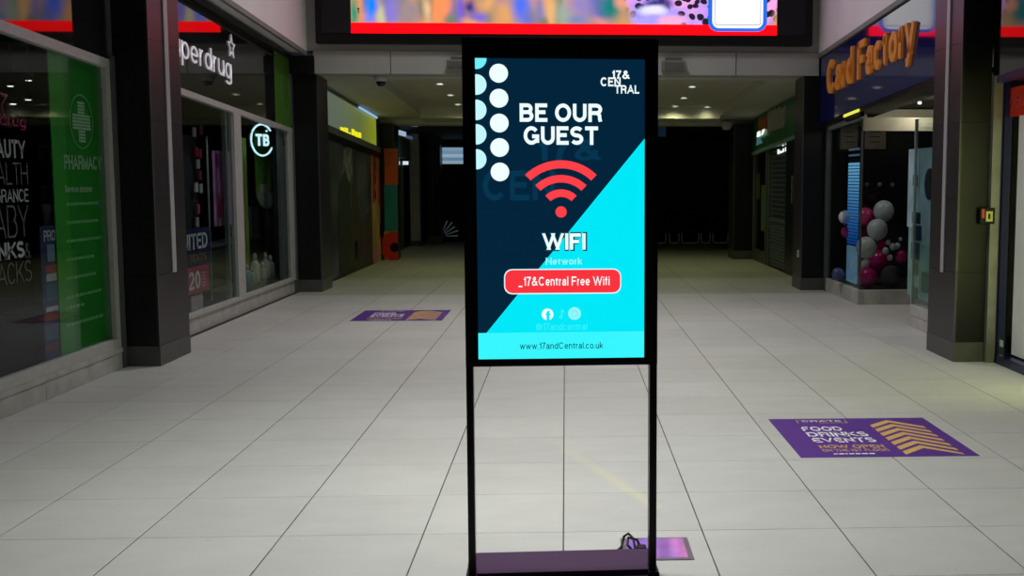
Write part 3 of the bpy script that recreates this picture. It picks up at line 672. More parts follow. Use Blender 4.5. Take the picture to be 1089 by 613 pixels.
# ------------------------------------------------------------------ LEFT NEAR SHOP FRONT (pharmacy panel)
XA = -3.62
ya0, ya1 = 4.6, 9.24
w = empty('window_1', (XA, 7.0, 0.17), 'tall aluminium framed shop window with the green pharmacy panel', 'window', kind='structure')
box('bottom_rail', XA-0.05, XA+0.015, ya0, ya1, 0.172, 0.25, M_alu, w, bevel=0.004)
box('top_rail', XA-0.05, XA+0.015, ya0, ya1-0.0, 2.145, 2.215, M_alu, w, sb=True, st=True)
box('jamb', XA-0.05, XA+0.015, 9.085, 9.165, 0.25, 2.148, M_alu, w, st=True)
box('side_jamb', XA-0.05, XA+0.03, 9.165, ya1, 0.0, 2.25, M_alud, w, st=True)
box('mullion', XA-0.05, XA+0.012, 5.6, 5.66, 0.25, 2.148, M_alu, w, st=True)
box('pane', XA-0.032, XA-0.022, 5.66, 9.085, 0.25, 2.15, M_glass, w, st=True)
box('pane', XA-0.032, XA-0.022, ya0, 5.6, 0.25, 2.15, M_glass, w, st=True)
pl = empty('trim_5', (XA, 7.0, 0.0), 'pale stone plinth under the pharmacy panel window', 'plinth', kind='structure')
for k in range(4):
    y0 = 3.6+k*1.41; y1 = min(y0+1.405, ya1-0.06)
    box('plinth_slab', -3.75, -3.602, y0, y1, 0.0, 0.13, M_marble, pl, bevel=0.002)
    box('plinth_cap', -3.75, -3.594, y0, y1, 0.133, 0.172, M_marble, pl, bevel=0.002)
f = empty('sign_fascia', (XA, 7, 2.5), 'black glossy sign band above the pharmacy panel window', 'fascia')
box('glass_board', XA-0.03, XA, ya0, ya1, 2.22, ZU-0.06, M_fasc, f, sb=True, st=True)
box('end_post', XA-0.03, XA+0.012, ya1-0.075, ya1, 2.22, ZU-0.06, M_alud, f, sb=True, st=True)

# black backing board with words, left of the green panel
XG = XA-0.036
v = empty('window_lettering', (XG, 7.4, 0.4), 'list of white words and a pink star lettered on the dark shop glass', 'window graphic')
yw = onx(34, 200, XG).y
def word(s, xr, yt, yb, m, bold, lw):
    ym = (yt+yb)/2; R_ = onx(xr, ym, XG); zt, zb = onx(xr-8, yt, XG).z, onx(xr-8, yb, XG).z
    text('word', s, (XG-0.0035, R_.y-lw, zb), UL, UZ, lw, zt-zb, m, v, bold, 0.0025)
word('BEAUTY', 27.4, 149, 168.5, M_wtext, 0.03, 0.58)
word('HEALTH', 29.6, 173, 196.5, M_gtext, -0.025, 0.63)
word('FRAGRANCE', 30.5, 201, 215, M_wtext, 0.0, 0.67)
word('BABY', 31, 218, 252, M_gtext, -0.028, 0.62)
word('DRINKS', 26.2, 257, 275, M_wtext, 0.035, 0.64)
word('&', 33, 259, 275, M_gtext, -0.025, 0.085)
word('SNACKS', 34, 277.5, 300, M_gtext, -0.028, 0.68)
M_pinkl = mat('pink_line', lin(205, 62, 108), 0.5, var=0.03)
sc = onx(-3, 107, XG); st_o = []; st_i = []
for k in range(10):
    a = math.pi/2+k*math.pi/5; ro = 0.155 if k % 2 == 0 else 0.07
    st_o.append((ro*math.cos(a), ro*math.sin(a))); st_i.append((ro*0.86*math.cos(a), ro*0.86*math.sin(a)))
ribbon('star', st_o, st_i, (XG-0.0035, sc.y, sc.z), UL, UZ, 0.0025, M_pinkl, v)
textX('logo_word', 'superdrug', -42, 27, 120, 136, XG-0.0035, M_pinkl, v, 0.0, 0.0025)

# tall blue poster strip
XP = XA-0.056
r = empty('poster_strip', (XP, 7.9, 0.25), 'narrow blue and red promotion poster standing beside the green panel', 'poster')
rectX('sheet', 44.5, 64, 240, 384, XP, 0.006, mat('poster_blue', lin(32, 46, 96), 0.5), r)
textX('headline', 'PRO', 46.5, 58.5, 245, 256.5, XP+0.0062, M_wtext, r, 0.0, 0.002)
for yt, yb, xl, xr, cc in ((260, 278, 50, 58, (110, 140, 160)), (282, 290, 48, 61, (160, 60, 60)), (291, 299, 49, 61, (175, 180, 185)), (302, 320, 49, 61, (50, 95, 130)), (326, 331, 49, 62, (190, 195, 200)), (332, 340, 48, 62, (150, 50, 60)), (345, 362, 48, 62, (60, 80, 130)), (366, 374, 48, 62, (120, 50, 70))):
    rectX('print_block', xl, xr, yt, yb, XP+0.0062, 0.002, mat('poster_%d_%d_%d' % cc, lin(*cc), 0.5), r)
q = onx(51, 232, XP-0.1)
lathe('torch', [(0.03, -0.08), (0.03, 0.03), (0.042, 0.05), (0.042, 0.10)], q, mat('pale_tube', (0.7, 0.72, 0.72), 0.4), r, 12)

# green pharmacy panel
M_green = mat('pharmacy_green', lin(24, 140, 28), 0.45, var=0.06, scale=3)
M_green2 = mat('pharmacy_green_light', lin(52, 160, 48), 0.45, var=0.04)
M_pale = mat('pale_green_print', lin(175, 215, 175), 0.5, var=0.03)
M_pale2 = mat('dim_green_print', lin(120, 195, 120), 0.5, var=0.03)
yg0, yg1 = onx(58.7, 220, XG).y, 9.083
g = empty('pharmacy_panel', (XG, 8.5, 0.25), 'tall green window panel with a cross in a ring and the word pharmacy', 'window graphic')
box('panel', XG-0.012, XG-0.004, yg0, yg1, 0.252, 2.14, M_green, g, st=True)
box('light_stripe', XG-0.004, XG-0.003, yg0, onx(74, 220, XG).y, 0.252, 2.135, M_green2, g, st=True)
cc = onx(87, 129.5, XG); R0 = 0.205
ribbon('ring', circ(0, 0, R0, 36), circ(0, 0, R0*0.955, 36), (XG-0.0035, cc.y, cc.z), UL, UZ, 0.0025, M_pale2, g)
# cross from horizontal bands
nb = 13; hh = 0.155
for k in range(nb):
    z0 = -hh+2*hh*k/nb; hwid = 0.155 if abs(z0+hh/nb) < 0.062 else 0.055
    prism('cross_band', [(-hwid, z0), (hwid, z0), (hwid, z0+2*hh/nb*0.72), (-hwid, z0+2*hh/nb*0.72)], (XG-0.0035, cc.y, cc.z), UL, UZ, 0.0025, M_pale, g)
textX('headline', 'PHARMACY', 68, 108, 165.5, 180.5, XG-0.0035, M_pale, g, 0.02, 0.0025)
textX('heading', 'Services', 69, 83.5, 197.5, 204.5, XG-0.0035, M_pale, g, 0.01, 0.0025); textX('heading', 'instore:', 85, 98, 197.5, 204.5, XG-0.0035, M_pale, g, 0.01, 0.0025)
for ym, xr in ((217, 103), (236.5, 105), (256, 107), (275.5, 100), (295, 101), (315, 107), (326, 86), (344, 108)):
    zc = onx(80, ym, XG).z; y0 = onx(71, ym, XG).y; y1 = onx(xr, ym, XG).y; yy = y0; bx = []
    while yy < y1:
        wl_ = random.uniform(0.03, 0.075); bx.append((XG-0.0035, XG-0.001, yy, yy+wl_, zc-0.011, zc+0.011)); yy += wl_+0.014
    multi('small_print', bx, M_pale2, g)
q = onx(106, 217, XG); box('tick_badge', XG-0.0035, XG-0.001, q.y-0.025, q.y+0.025, q.z-0.025, q.z+0.025, mat('badge_blue', lin(70, 130, 170), 0.5), g)

# shelving inside, seen through the gap
sh = empty('shelf_unit', (-4.15, 8.8, 0), 'slim dark shelving unit inside the window beside the green panel', 'shelf')
box('back_panel', -4.30, -4.27, 8.45, 9.15, 0, 2.0, M_dark, sh)
for z in (0.5, 0.9, 1.3, 1.62, 1.97): box('shelf_board', -4.27, -4.0, 8.45, 9.15, z, z+0.025, mat('shelf_grey', (0.05, 0.05, 0.05), 0.6), sh)
for px, z, cc_, lab in ((45.5, 1.325, (205, 205, 200), 'pale bottle on the lower dark shelf, near end'), (48.5, 1.325, (80, 110, 150), 'blue bottle on the lower dark shelf'), (54, 1.325, (200, 170, 130), 'tan bottle on the lower dark shelf, far end'),
                        (44.5, 1.645, (180, 180, 185), 'pale bottle on the upper dark shelf'), (50, 1.645, (150, 70, 70), 'red bottle on the upper dark shelf'), (54.5, 1.645, (215, 215, 210), 'white bottle on the upper dark shelf, far end')):
    y = onx(px, 190, -4.08).y
    o = empty('shelf_bottle', (-4.08, y, z), lab, 'bottle', 'goods behind the pharmacy window')
    mm = mat('goods_%d' % cc_[0], lin(*cc_), 0.4)
    lathe('body', [(0.022, 0), (0.025, 0.01), (0.025, 0.10), (0.012, 0.13)], (-4.08, y, z), mm, o, 10)
    lathe('cap', [(0.013, 0.13), (0.013, 0.155)], (-4.08, y, z), M_wtext, o, 10)
# small glowing dots behind the glass, drawn on cans and rods
M_spot = emat('shop_spot_glow', (255, 245, 235), 2.0)
for px, py, lab in ((30.5, 85.5, 'highest'), (11, 91.5, 'leftmost bright'), (51.5, 101.5, 'beside the green panel'), (30, 106, 'lower middle'), (14, 110.5, 'faint lower left')):
    p = onx(px, py, -4.38)
    o = empty('shop_spot', p, 'tiny white glowing dot behind the pharmacy glass, '+lab, 'spotlight', 'dots behind the pharmacy glass')
    lathe('lamp', [(0.022, 0), (0.022, -0.005), (0.01, -0.006)], p, M_spot, o, 10)
    lathe('can', [(0.035, 0.05), (0.035, 0.0), (0.027, 0.0)], p, M_dark, o, 10)
    tube('drop_rod', [p+Vector((0, 0, 0.05)), Vector((p.x, p.y, 3.15+dz(p.y)))], 0.005, M_dark, o, 6)

# ------------------------------------------------------------------ LEFT MIDDLE SHOP FRONT
XB = -3.68
yb0, yb1 = 10.0, 15.42
f = empty('sign_fascia', (XB, 12.7, 2.3), 'black glossy sign band with white lettering and a star between the left pillars', 'fascia')
yg = onx(292, 90, XB).y
box('glass_board', XB-0.04, XB, yb0, yg-0.005, 2.225, ZU-0.10, M_fasc, f, sb=True, st=True)
box('top_frame', XB-0.04, XB+0.03, yb0, yb1, ZU-0.10, ZU-0.03, M_pilb, f, sb=True, st=True)
gp = box('green_board', XB-0.04, XB+0.002, yg, yb1-0.07, 2.225, ZU-0.10, mat('fascia_green', lin(72, 122, 36), 0.35, var=0.05), f, sb=True, st=True)
cq = onx(303.5, 98, XB)
for k, rr in enumerate((1.0, 0.82)):
    ribbon('oval_ring', circ(0, 0, 0.235*rr, 32, ry=0.31*rr), circ(0, 0, 0.225*rr, 32, ry=0.298*rr), (XB+0.002, cq.y, cq.z), ULs, UZ, 0.002, mat('ring_print', lin(90, 135, 75), 0.4), gp)
for k in range(7):
    z = -0.17+k*0.052; box('oval_bar', XB+0.002, XB+0.004, cq.y-0.11, cq.y+0.11, cq.z+z, cq.z+z+0.018, mat('ring_print2', lin(74, 116, 56), 0.4), gp)
box('end_post', XB-0.04, XB+0.02, yb1-0.07, yb1, 2.225, ZU-0.10, M_alud, f, sb=True, st=True)
M_sgn = mat('white_sign_letter', (0.80, 0.80, 0.82), 0.4, emit=(0.9, 0.85, 0.95), estr=0.25, var=0.02)
# lettering: the word climbs to the star; first letters stand behind the pillar
y_e, y_p = onx(245, 62, XB).y, onx(192, 62, XB).y
V9 = glyphs('superdrug', -0.012)[0]; V2 = glyphs('su', -0.012)[0]; fr = (max(p.x for p in V2)+0.1)/max(p.x for p in V9); wd_ = (y_e-y_p)/(1-fr)
zmid = onx(220, 58, XB).z
lt = letters('letter', 'superdrug', (XB+0.004, y_e-wd_, zmid-0.20+SL*wd_*0.4), ULs, UZ, wd_, 0.30, M_sgn, f, -0.012, 0.008)
sq = onx(245.5, 50, XB); so = []; si = []
for k in range(10):
    a = math.pi/2+k*math.pi/5; ro = 0.14 if k % 2 == 0 else 0.062
    so.append((ro*math.cos(a), ro*math.sin(a))); si.append((ro*0.74*math.cos(a), ro*0.74*math.sin(a)))
ribbon('star', so, si, (XB+0.004, sq.y, sq.z), ULs, UZ, 0.008, M_sgn, f)

w = empty('window_2', (XB, 12.7, 0.17), 'aluminium framed shop window with promotion boards between the left pillars', 'window', kind='structure')
box('bottom_rail', XB-0.05, XB+0.015, yb0, yb1-0.07, 0.172, 0.215, M_alu, w, bevel=0.003)
box('top_rail', XB-0.05, XB+0.015, yb0, yb1-0.07, 2.16, 2.22, M_alu, w, sb=True, st=True)
ym0, ym1 = onx(250.5, 220, XB).y, onx(258, 220, XB).y
box('mullion', XB-0.05, XB+0.012, ym0, ym1, 0.215, 2.16, M_alu, w, st=True)
ye0 = onx(309, 220, XB).y
box('jamb', XB-0.05, XB+0.012, ye0, yb1-0.07, 0.215, 2.16, M_alu, w, st=True)
box('side_jamb', XB-0.05, XB+0.03, yb1-0.07, yb1, 0.0, 2.25, M_alud, w, st=True)
box('pane', XB-0.032, XB-0.022, yb0, ym0, 0.215, 2.165, M_glass, w, st=True)
box('pane', XB-0.032, XB-0.022, ym1, ye0, 0.215, 2.165, M_glass, w, st=True)
box('inner_post', XB-0.09, XB-0.05, ym0-0.13, ym0-0.05, 0.215, 2.16, mat('greenish_edge', (0.20, 0.23, 0.22), 0.4), w, st=True)
box('inner_post', XB-0.09, XB-0.05, ye0-0.30, ye0-0.10, 0.215, 2.16, mat('greenish_edge', (0.20, 0.23, 0.22), 0.4), w, st=True)
pl = empty('trim_6', (XB, 12.7, 0), 'pale stone plinth under the promotion window', 'plinth', kind='structure')
for a, b in ((yb0, 11.4), (11.405, 12.8), (12.805, 14.2), (14.205, yb1)):
    box('plinth_slab', -3.85, -3.69, a, b, 0, 0.172, M_marble, pl, bevel=0.002)

XI = XB-0.16
r = empty('promotion_stand', (XI, 11.7, 0.2), 'stacked navy and magenta promotion boards with big white figures', 'sign board')
rectX('navy_board', 190, 223, 243, 283.5, XI, 0.012, mat('navy_print', lin(30, 38, 84), 0.5), r)
textX('headline', 'UNITED', 187, 220.5, 249, 266, XI+0.0125, M_wtext, r, 0.02, 0.002)
textX('subline', 'MINS + TEXTS', 180, 219.5, 272, 280, XI+0.0125, mat('gold_print', lin(170, 140, 80), 0.5), r, 0.01, 0.002)
rectX('magenta_board', 190, 221.5, 284, 313, XI+0.03, 0.012, mat('magenta_print', lin(165, 40, 92), 0.5), r)
textX('figure', '20', 201, 213, 289, 308, XI+0.0425, M_wtext, r, 0.02, 0.002)
for k in range(5): rectX('small_print', 215, 219, 289+k*3.4, 290.8+k*3.4, XI+0.0425, 0.002, mat('soft_pink', lin(215, 140, 165), 0.5), r)
rectX('white_card', 203, 215, 313.5, 336, XI+0.01, 0.01, mat('card_grey2', (0.42, 0.43, 0.44), 0.6), r)
for k in range(3): rectX('small_print', 205, 213, 318+k*2.6, 319.2+k*2.6, XI+0.0205, 0.002, mat('soft_pink', lin(215, 140, 165), 0.5), r)

r = empty('hanging_poster', (XI, 12.3, 0.9), 'lilac and pink cosmetics poster hanging inside the promotion window', 'poster')
rectX('sheet', 226.5, 249, 161, 240, XI-0.02, 0.006, mat('lilac_print', lin(200, 140, 200), 0.5, var=0.25, scale=5), r)
c0 = onx(231, 171, XI-0.0138); prism('badge', circ(0, 0, 0.085, 20), (XI-0.0138, c0.y, c0.z), UL, UZ, 0.002, mat('purple_badge', lin(170, 30, 150), 0.5), r)
for k, (px, yt, yb, hwd, cc_) in enumerate(((234, 206, 232, .05, (180, 24, 64)), (238.5, 190, 231, .042, (200, 44, 80)), (243, 205, 230, .048, (160, 18, 52)), (240.5, 176, 190, .035, (90, 80, 130)))):
    c1, c2 = onx(px, yt, XI-0.0138), onx(px, yb, XI-0.0138); h = c1.z-c2.z
    prism('printed_bottle', [(-hwd, 0), (hwd, 0), (hwd, h*.6), (hwd*.4, h*.72), (hwd*.4, h), (-hwd*.4, h), (-hwd*.4, h*.72), (-hwd, h*.6)], (XI-0.0138, c2.y, c2.z), UL, UZ, 0.002, mat('bottle_print_%d' % k, lin(*cc_), 0.5), r)

r = empty('accessory_stand', (-3.98, 11.6, 0.2), 'dark peg stand hung with small pink and white packets', 'display stand')
p0 = onx(210, 250, -3.98)
box('back_board', -4.02, -4.0, p0.y-0.30, p0.y+0.14, 0.2, 2.0, M_dark, r)
tube('pole', [(-3.9, onx(221, 190, -3.9).y, 0.2), (-3.9, onx(221, 190, -3.9).y, 2.0)], 0.012, mat('pale_pole', (0.3, 0.36, 0.34), 0.4), r)
for px, py, cc_ in ((207, 140, (190, 190, 190)), (214, 138, (150, 40, 70)), (209, 161, (150, 20, 50)), (213, 163, (140, 30, 60)), (211, 174, (170, 170, 170)), (213, 186, (130, 60, 80)), (209, 199, (200, 200, 200)), (214, 200, (190, 180, 190)), (211, 222, (160, 90, 80)), (210, 236, (190, 170, 170))):
    q = onx(px, py, -3.95)
    box('packet', -3.965, -3.945, q.y-0.045, q.y+0.045, q.z-0.055, q.z+0.045, mat('packet_%d_%d' % (cc_[0], cc_[1]), lin(*cc_), 0.5), r, bevel=0.004)

# neon ring sign with two letters (open to the right)
XN = XB-0.14
r = empty('neon_sign', (XN, 13.9, 1.9), 'glowing white neon ring with two letters hanging in the window', 'neon sign')
M_neon = emat('neon_white', (205, 245, 255), 1.9)
nc = onx(278.8, 149, XN); rz_ = (onx(279, 132.5, XN).z-onx(279, 165.5, XN).z)/2; ry_ = rz_*1.0
PH = math.radians(27); un = Vector((math.sin(PH), math.cos(PH), 0)); nv = Vector((math.cos(PH), -math.sin(PH), 0))
tube('ring_tube', [nc+un*(ry_*math.cos(math.radians(a)))+UZ*(rz_*math.sin(math.radians(a))) for a in range(38, 338, 7)], 0.012, M_neon, r, 8)
hz_ = rz_*0.38
text('letter_t', 'T', nc-un*(ry_*0.60)-UZ*hz_, un, UZ, ry_*0.56, 2*hz_, M_neon, r, 0.04, 0.012)
text('letter_b', 'B', nc+un*(ry_*0.08)-UZ*hz_, un, UZ, ry_*0.52, 2*hz_, M_neon, r, 0.04, 0.012)
q = onx(283.5, 139.5, XN); ball('spark', q, 0.014, M_neon, r, seg=8, ring=5)
tube('hanger', [(XN-0.01, nc.y, nc.z+rz_), (XN-0.01, nc.y, 2.2)], 0.003, M_black, r, 6)

# arched green display board
XC = XB-0.34
r = empty('arch_board', (XC, 13.9, 1.0), 'long green hanging board with rounded dark foot behind the neon ring', 'sign board')
c1, c2 = onx(281, 140, XC), onx(281, 222, XC); yl_, yr_ = onx(271, 180, XC).y, onx(291, 180, XC).y
hw_ = (yr_-yl_)/2; cy_ = (yl_+yr_)/2
arch = [(hw_, c1.z)]+[(-hw_, c1.z)]+[(hw_*math.cos(math.pi+math.pi*i/12), c2.z+0.22+0.22*math.sin(math.pi+math.pi*i/12)) for i in range(13)]
prism('board', arch, (XC, cy_, 0), UL, UZ, 0.02, mat('leaf_green', lin(90, 140, 50), 0.5, var=0.3, scale=4), r)
foot = [(hw_*math.cos(math.pi+math.pi*i/12), c2.z+0.22+0.22*math.sin(math.pi+math.pi*i/12)) for i in range(13)]
prism('white_foot', foot, (XC+0.0205, cy_, 0), UL, UZ, 0.003, mat('foot_print', (0.35, 0.37, 0.36), 0.5), r)
rectX('label_card', 276.5, 284, 196, 205, XC+0.0205, 0.003, mat('label_print', (0.5, 0.5, 0.46), 0.5), r)
rectX('red_mark', 286.5, 289, 200, 206, XC+0.0205, 0.003, mat('red_print', lin(150, 50, 50), 0.5), r)
ps0, ps1 = onx(257.5, 220, XC).y, onx(263, 220, XC).y
o = box('poster_strip', XC, XC+0.01, ps0, ps1, 0.24, 2.05, mat('yellow_green_print', lin(140, 160, 66), 0.5, var=0.45, scale=5))
tag(o, 'narrow yellow green poster strip beside the window mullion', 'poster')
ps0, ps1 = onx(292, 230, XC+.05).y, onx(307, 230, XC+.05).y
o = box('display_board', XC+0.05, XC+0.08, ps0, ps1, 0.24, 2.0, mat('grey_board', (0.15, 0.16, 0.175), 0.6), None)
tag(o, 'plain dark grey board standing at the far end of the promotion window', 'display board')
# goods on a low shelf in the window
sf = empty('low_shelf', (XB-0.45, 14.0, 0), 'low grey display step along the promotion window', 'shelf')
box('top_board', XB-0.50, XB-0.12, 12.95, 17.2, 0.20, 0.24, mat('shelf_grey2', (0.09, 0.10, 0.10), 0.6), sf); box('riser', XB-0.48, XB-0.14, 13.0, 17.15, 0, 0.20, M_dark, sf)
sf = empty('high_shelf', (XB-0.75, 14.0, 0), 'taller grey display step behind the low one in the promotion window', 'shelf')
box('top_board', XB-0.85, XB-0.52, 12.95, 17.2, 0.72, 0.75, mat('shelf_grey2', (0.09, 0.10, 0.10), 0.6), sf); box('riser', XB-0.84, XB-0.54, 13.0, 17.15, 0, 0.72, M_dark, sf)
gd = [(263, .10, .26, (120, 150, 170), 'pale blue bottle nearest the mullion'), (268, .12, .2, (150, 160, 150), 'squat pale jar'), (272, .14, .36, (205, 205, 195), 'tall white pump bottle'), (279.5, .09, .24, (160, 165, 150), 'small grey green bottle'), (283, .13, .34, (180, 178, 165), 'cream bottle'), (288, .11, .3, (130, 135, 120), 'olive bottle farthest along')]
for px, dpt, hgt, cc_, lab in gd:
    q = onx(px, 303, XB-0.12-dpt)
    o = empty('toiletry_bottle', (q.x, q.y, 0.24), lab+' on the low window shelf', 'bottle', 'goods on the low window shelf')
    mm = mat('toiletry_%d' % cc_[0], lin(*cc_), 0.4)
    lathe('body', [(0.055, 0), (0.06, 0.01), (0.06, hgt*0.6), (0.025, hgt*0.75)], (q.x, q.y, 0.24), mm, o, 14)
    lathe('cap', [(0.026, hgt*0.75), (0.026, hgt*0.93), (0.012, hgt)], (q.x, q.y, 0.24), mat('cap_white', (0.5, 0.5, 0.5), 0.4), o, 12)
for k, (px, py, wy, hz, cc_, lab) in enumerate(((270, 258, .24, .42, (190, 180, 200), 'large lilac grey gift bag'), (280, 268, .12, .30, (150, 130, 170), 'dark mauve gift bag in the middle'), (286, 270, .10, .36, (170, 146, 184), 'slim mauve gift bag on the right'), (257, 262, .12, .3, (110, 150, 190), 'blue gift bag by the mullion'))):
    q = onx(px, py, XB-0.62)
    o = empty('gift_bag', (q.x, q.y, 0.75), lab+' on the upper window shelf', 'bag', 'bags on the upper window shelf')
    z0 = 0.75; a = wy; V = [(q.x-.05, q.y-a, z0), (q.x+.05, q.y-a, z0), (q.x+.05, q.y+a, z0), (q.x-.05, q.y+a, z0), (q.x-.02, q.y-a*.8, z0+hz), (q.x+.03, q.y-a*.8, z0+hz), (q.x+.03, q.y+a*.8, z0+hz), (q.x-.02, q.y+a*.8, z0+hz)]
    mesh_obj('body', V, BF, mat('bag_%d' % k, lin(*cc_), 0.6), o)
    tube('handle', [(q.x+.005, q.y-a*.35, z0+hz), (q.x+.005, q.y-a*.3, z0+hz+.07), (q.x+.005, q.y+a*.3, z0+hz+.07), (q.x+.005, q.y+a*.35, z0+hz)], 0.006, M_wtext, o, 6)

# ------------------------------------------------------------------ LEFT PASSAGE SHOP: light box and hoarding
XS = -3.5
r = empty('lightbox_sign', (XS, 18.7, 2.3), 'dim yellow green light box sign over the church picture hoarding', 'sign')
y0, y1 = 16.15, onx(400, 138, XS).y; ymid = onx(372.5, 120, XS).y
def lb_mat():
    m = bpy.data.materials.new('lightbox_face'); m.use_nodes = True; nt = m.node_tree; b = nt.nodes['Principled BSDF']
    g_ = nt.nodes.new('ShaderNodeNewGeometry'); s_ = nt.nodes.new('ShaderNodeSeparateXYZ'); nt.links.new(g_.outputs['Position'], s_.inputs[0])
    mr = nt.nodes.new('ShaderNodeMapRange'); mr.inputs['From Min'].default_value = 17.4; mr.inputs['From Max'].default_value = 21.2; nt.links.new(s_.outputs[1], mr.inputs['Value'])
    rp = nt.nodes.new('ShaderNodeValToRGB'); rp.color_ramp.elements[0].color = (*lin(92, 104, 92), 1); rp.color_ramp.elements[1].color = (*lin(140, 150, 16), 1)
    e = rp.color_ramp.elements.new(0.55); e.color = (*lin(100, 112, 60), 1)
    nt.links.new(mr.outputs[0], rp.inputs['Fac']); nt.links.new(rp.outputs['Color'], b.inputs['Emission Color']); b.inputs['Emission Strength'].default_value = 0.85
    b.inputs['Base Color'].default_value = (0.05, 0.05, 0.04, 1); b.inputs['Roughness'].default_value = 0.3
    return m
M_lb = lb_mat()
box('face_panel', XS-0.05, XS, y0, ymid-0.008, 2.40, 2.90, M_lb, r, sb=True, st=True)
box('face_panel', XS-0.05, XS, ymid+0.008, y1, 2.40, 2.90, M_lb, r, sb=True, st=True)
box('body', XS-0.20, XS-0.05, y0, y1+0.1, 2.38, 2.92, M_pilb, r, sb=True, st=True)
box('bottom_rail', XS-0.06, XS+0.015, y0, 21.5, 2.30, 2.40, mat('dull_rail', (0.16, 0.18, 0.16), 0.5), r, sb=True, st=True)
box('end_panel', XS-0.06, XS, y1, 21.5, 2.40, 2.92, mat('dull_end', (0.05, 0.055, 0.05), 0.5), r, sb=True, st=True)
yt0, yt1 = onx(380, 115, XS).y, onx(399, 125, XS).y
box('top_rail', XS-0.06, XS+0.02, y0, y1, 2.90, 2.945, mat('blue_rail', (0.10, 0.13, 0.17), 0.4), r, sb=True, st=True)
t = box('tube_lamp', XS+0.02, XS+0.045, yt0, yt1, 2.895, 2.93, emat('cool_tube', (150, 190, 225), 0.9), r, sb=True, st=True)
M_yel = emat('yellow_glow', (240, 235, 30), 1.0)
for a, b, c, d in ((362, 366, 135.5, 140), (366.5, 370, 136, 141.5), (370.5, 373, 141, 144), (374, 377, 137.5, 144), (377.5, 380, 140, 146), (380.5, 384, 141, 146.5)):
    rectX('glowing_mark', a, b, c, d, XS+0.002, 0.004, M_yel, r)
XH = -3.52
h = empty('hoarding', (XH, 18.6, 0), 'dark printed hoarding with a church spire closing the left passage shop', 'hoarding')
ysp = onx(395.5, 220, XH).y
def sky_mat():
    return mat('murky_cloud_print', (0.05, 0.058, 0.07), 0.5, var=0.75, scale=1.3)
box('frame_post', XH-0.05, XH+0.02, 16.12, 16.9, 0, 2.30, M_pilb, h, st=True)
box('picture', XH-0.05, XH, 16.9, ysp, 0.03, 2.20, sky_mat(), h, st=True)
box('head_beam', XH-0.05, XH+0.03, 16.12, ysp, 2.20, 2.295, M_pilb, h, sb=True, st=True)
box('foot_rail', XH-0.05, XH+0.012, 16.9, ysp, 0, 0.03, M_pilb, h)
M_stone = mat('church_print', (0.040, 0.033, 0.022), 0.6, var=0.4, scale=5)
def HX(px, py): p = onx(px, py, XH); return (p.y, p.z)
def hpoly(name, pts, m, off=0.002): return prism(name, [HX(*p) for p in pts], (XH+off, 0, 0), UL, UZ, 0.003, m, h)
hpoly('printed_spire', [(377.5, 155), (379, 190), (381.5, 222), (374, 222), (376, 190)], M_stone)
hpoly('printed_tower', [(373, 222), (382.5, 222), (384, 286), (372, 290)], M_stone)
hpoly('printed_nave', [(383.5, 236), (395, 222), (395, 282), (384, 286)], mat('nave_print', (0.05, 0.034, 0.024), 0.6, var=0.4))
hpoly('printed_tree', [(360, 200), (366, 180), (372, 196), (373, 260), (371, 290), (361, 294)], mat('tree_print', (0.018, 0.028, 0.018), 0.6, var=0.7, scale=9))
hpoly('printed_cloud', [(365, 160), (373, 152), (375, 185), (370, 200), (364, 190)], mat('cloud_print', (0.14, 0.15, 0.16), 0.6, var=0.7, scale=7), 0.001)
hpoly('printed_window', [(377, 256), (380, 256), (380, 276), (377, 277)], M_black, 0.0055)
y2 = 21.48
h2 = empty('hoarding', (XH, 20.9, 0), 'tan and red abstract printed hoarding strip next to the church picture', 'hoarding')
box('panel', XH-0.05, XH+0.004, ysp+0.01, y2, 0, 2.20, mat('tan_print', lin(175, 140, 84), 0.5, var=0.3, scale=2), h2, st=True)
box('head_beam', XH-0.05, XH+0.03, ysp+0.01, y2, 2.20, 2.295, M_pilb, h2, sb=True, st=True)
def h2p(name, pts, col):
    return prism(name, [(min(y2, HX(*p)[0]), HX(*p)[1]) for p in pts], (XH+0.005, 0, 0), UL, UZ, 0.003, mat('hp_%d_%d_%d' % col, lin(*col), 0.5), h2)
h2p('red_shape', [(396, 160), (399, 158), (399, 190), (398, 216), (396, 216)], (170, 44, 52))
h2p('red_shape', [(402, 180), (405.5, 178), (406, 205), (404, 222), (401.5, 214)], (190, 46, 52))
h2p('dark_slit', [(398.4, 172), (399.4, 172), (399.4, 181), (398.4, 181)], (14, 12, 14))
h2p('dark_slit', [(398.4, 187), (399.4, 187), (399.4, 196), (398.4, 196)], (14, 12, 14))
h2p('dark_slit', [(398.6, 203), (399.6, 203), (399.6, 212), (398.6, 212)], (14, 12, 14))
h2p('dark_slit', [(404.5, 232), (405.5, 230), (404.5, 250), (403, 255)], (14, 12, 14))
h2p('mauve_shape', [(397, 262), (400, 258), (401, 280), (397, 283)], (170, 112, 128))
h3 = empty('hoarding', (-3.38, 21.53, 0), 'orange, teal and red printed panel on the front of the far left pillar', 'hoarding')
HY = 21.54
def h3p(name, x0, x1, yt, yb, col, off=0.0, pts=None):
    A, B = ony(x0, yt, HY), ony(x1, yb, HY)
    return box(name, A.x, B.x, HY-0.02-off, HY-0.001, max(0.0, B.z), A.z, mat('h3_%d_%d_%d' % col, lin(*col), 0.5, var=0.15), h3)
h3p('orange_field', 408.5, 423.5, 158, 196.5, (190, 84, 24))
h3p('teal_field', 408.5, 423.5, 196.5, 246, (22, 118, 112))
h3p('ochre_field', 408.5, 423.5, 246, 279, (180, 124, 60))
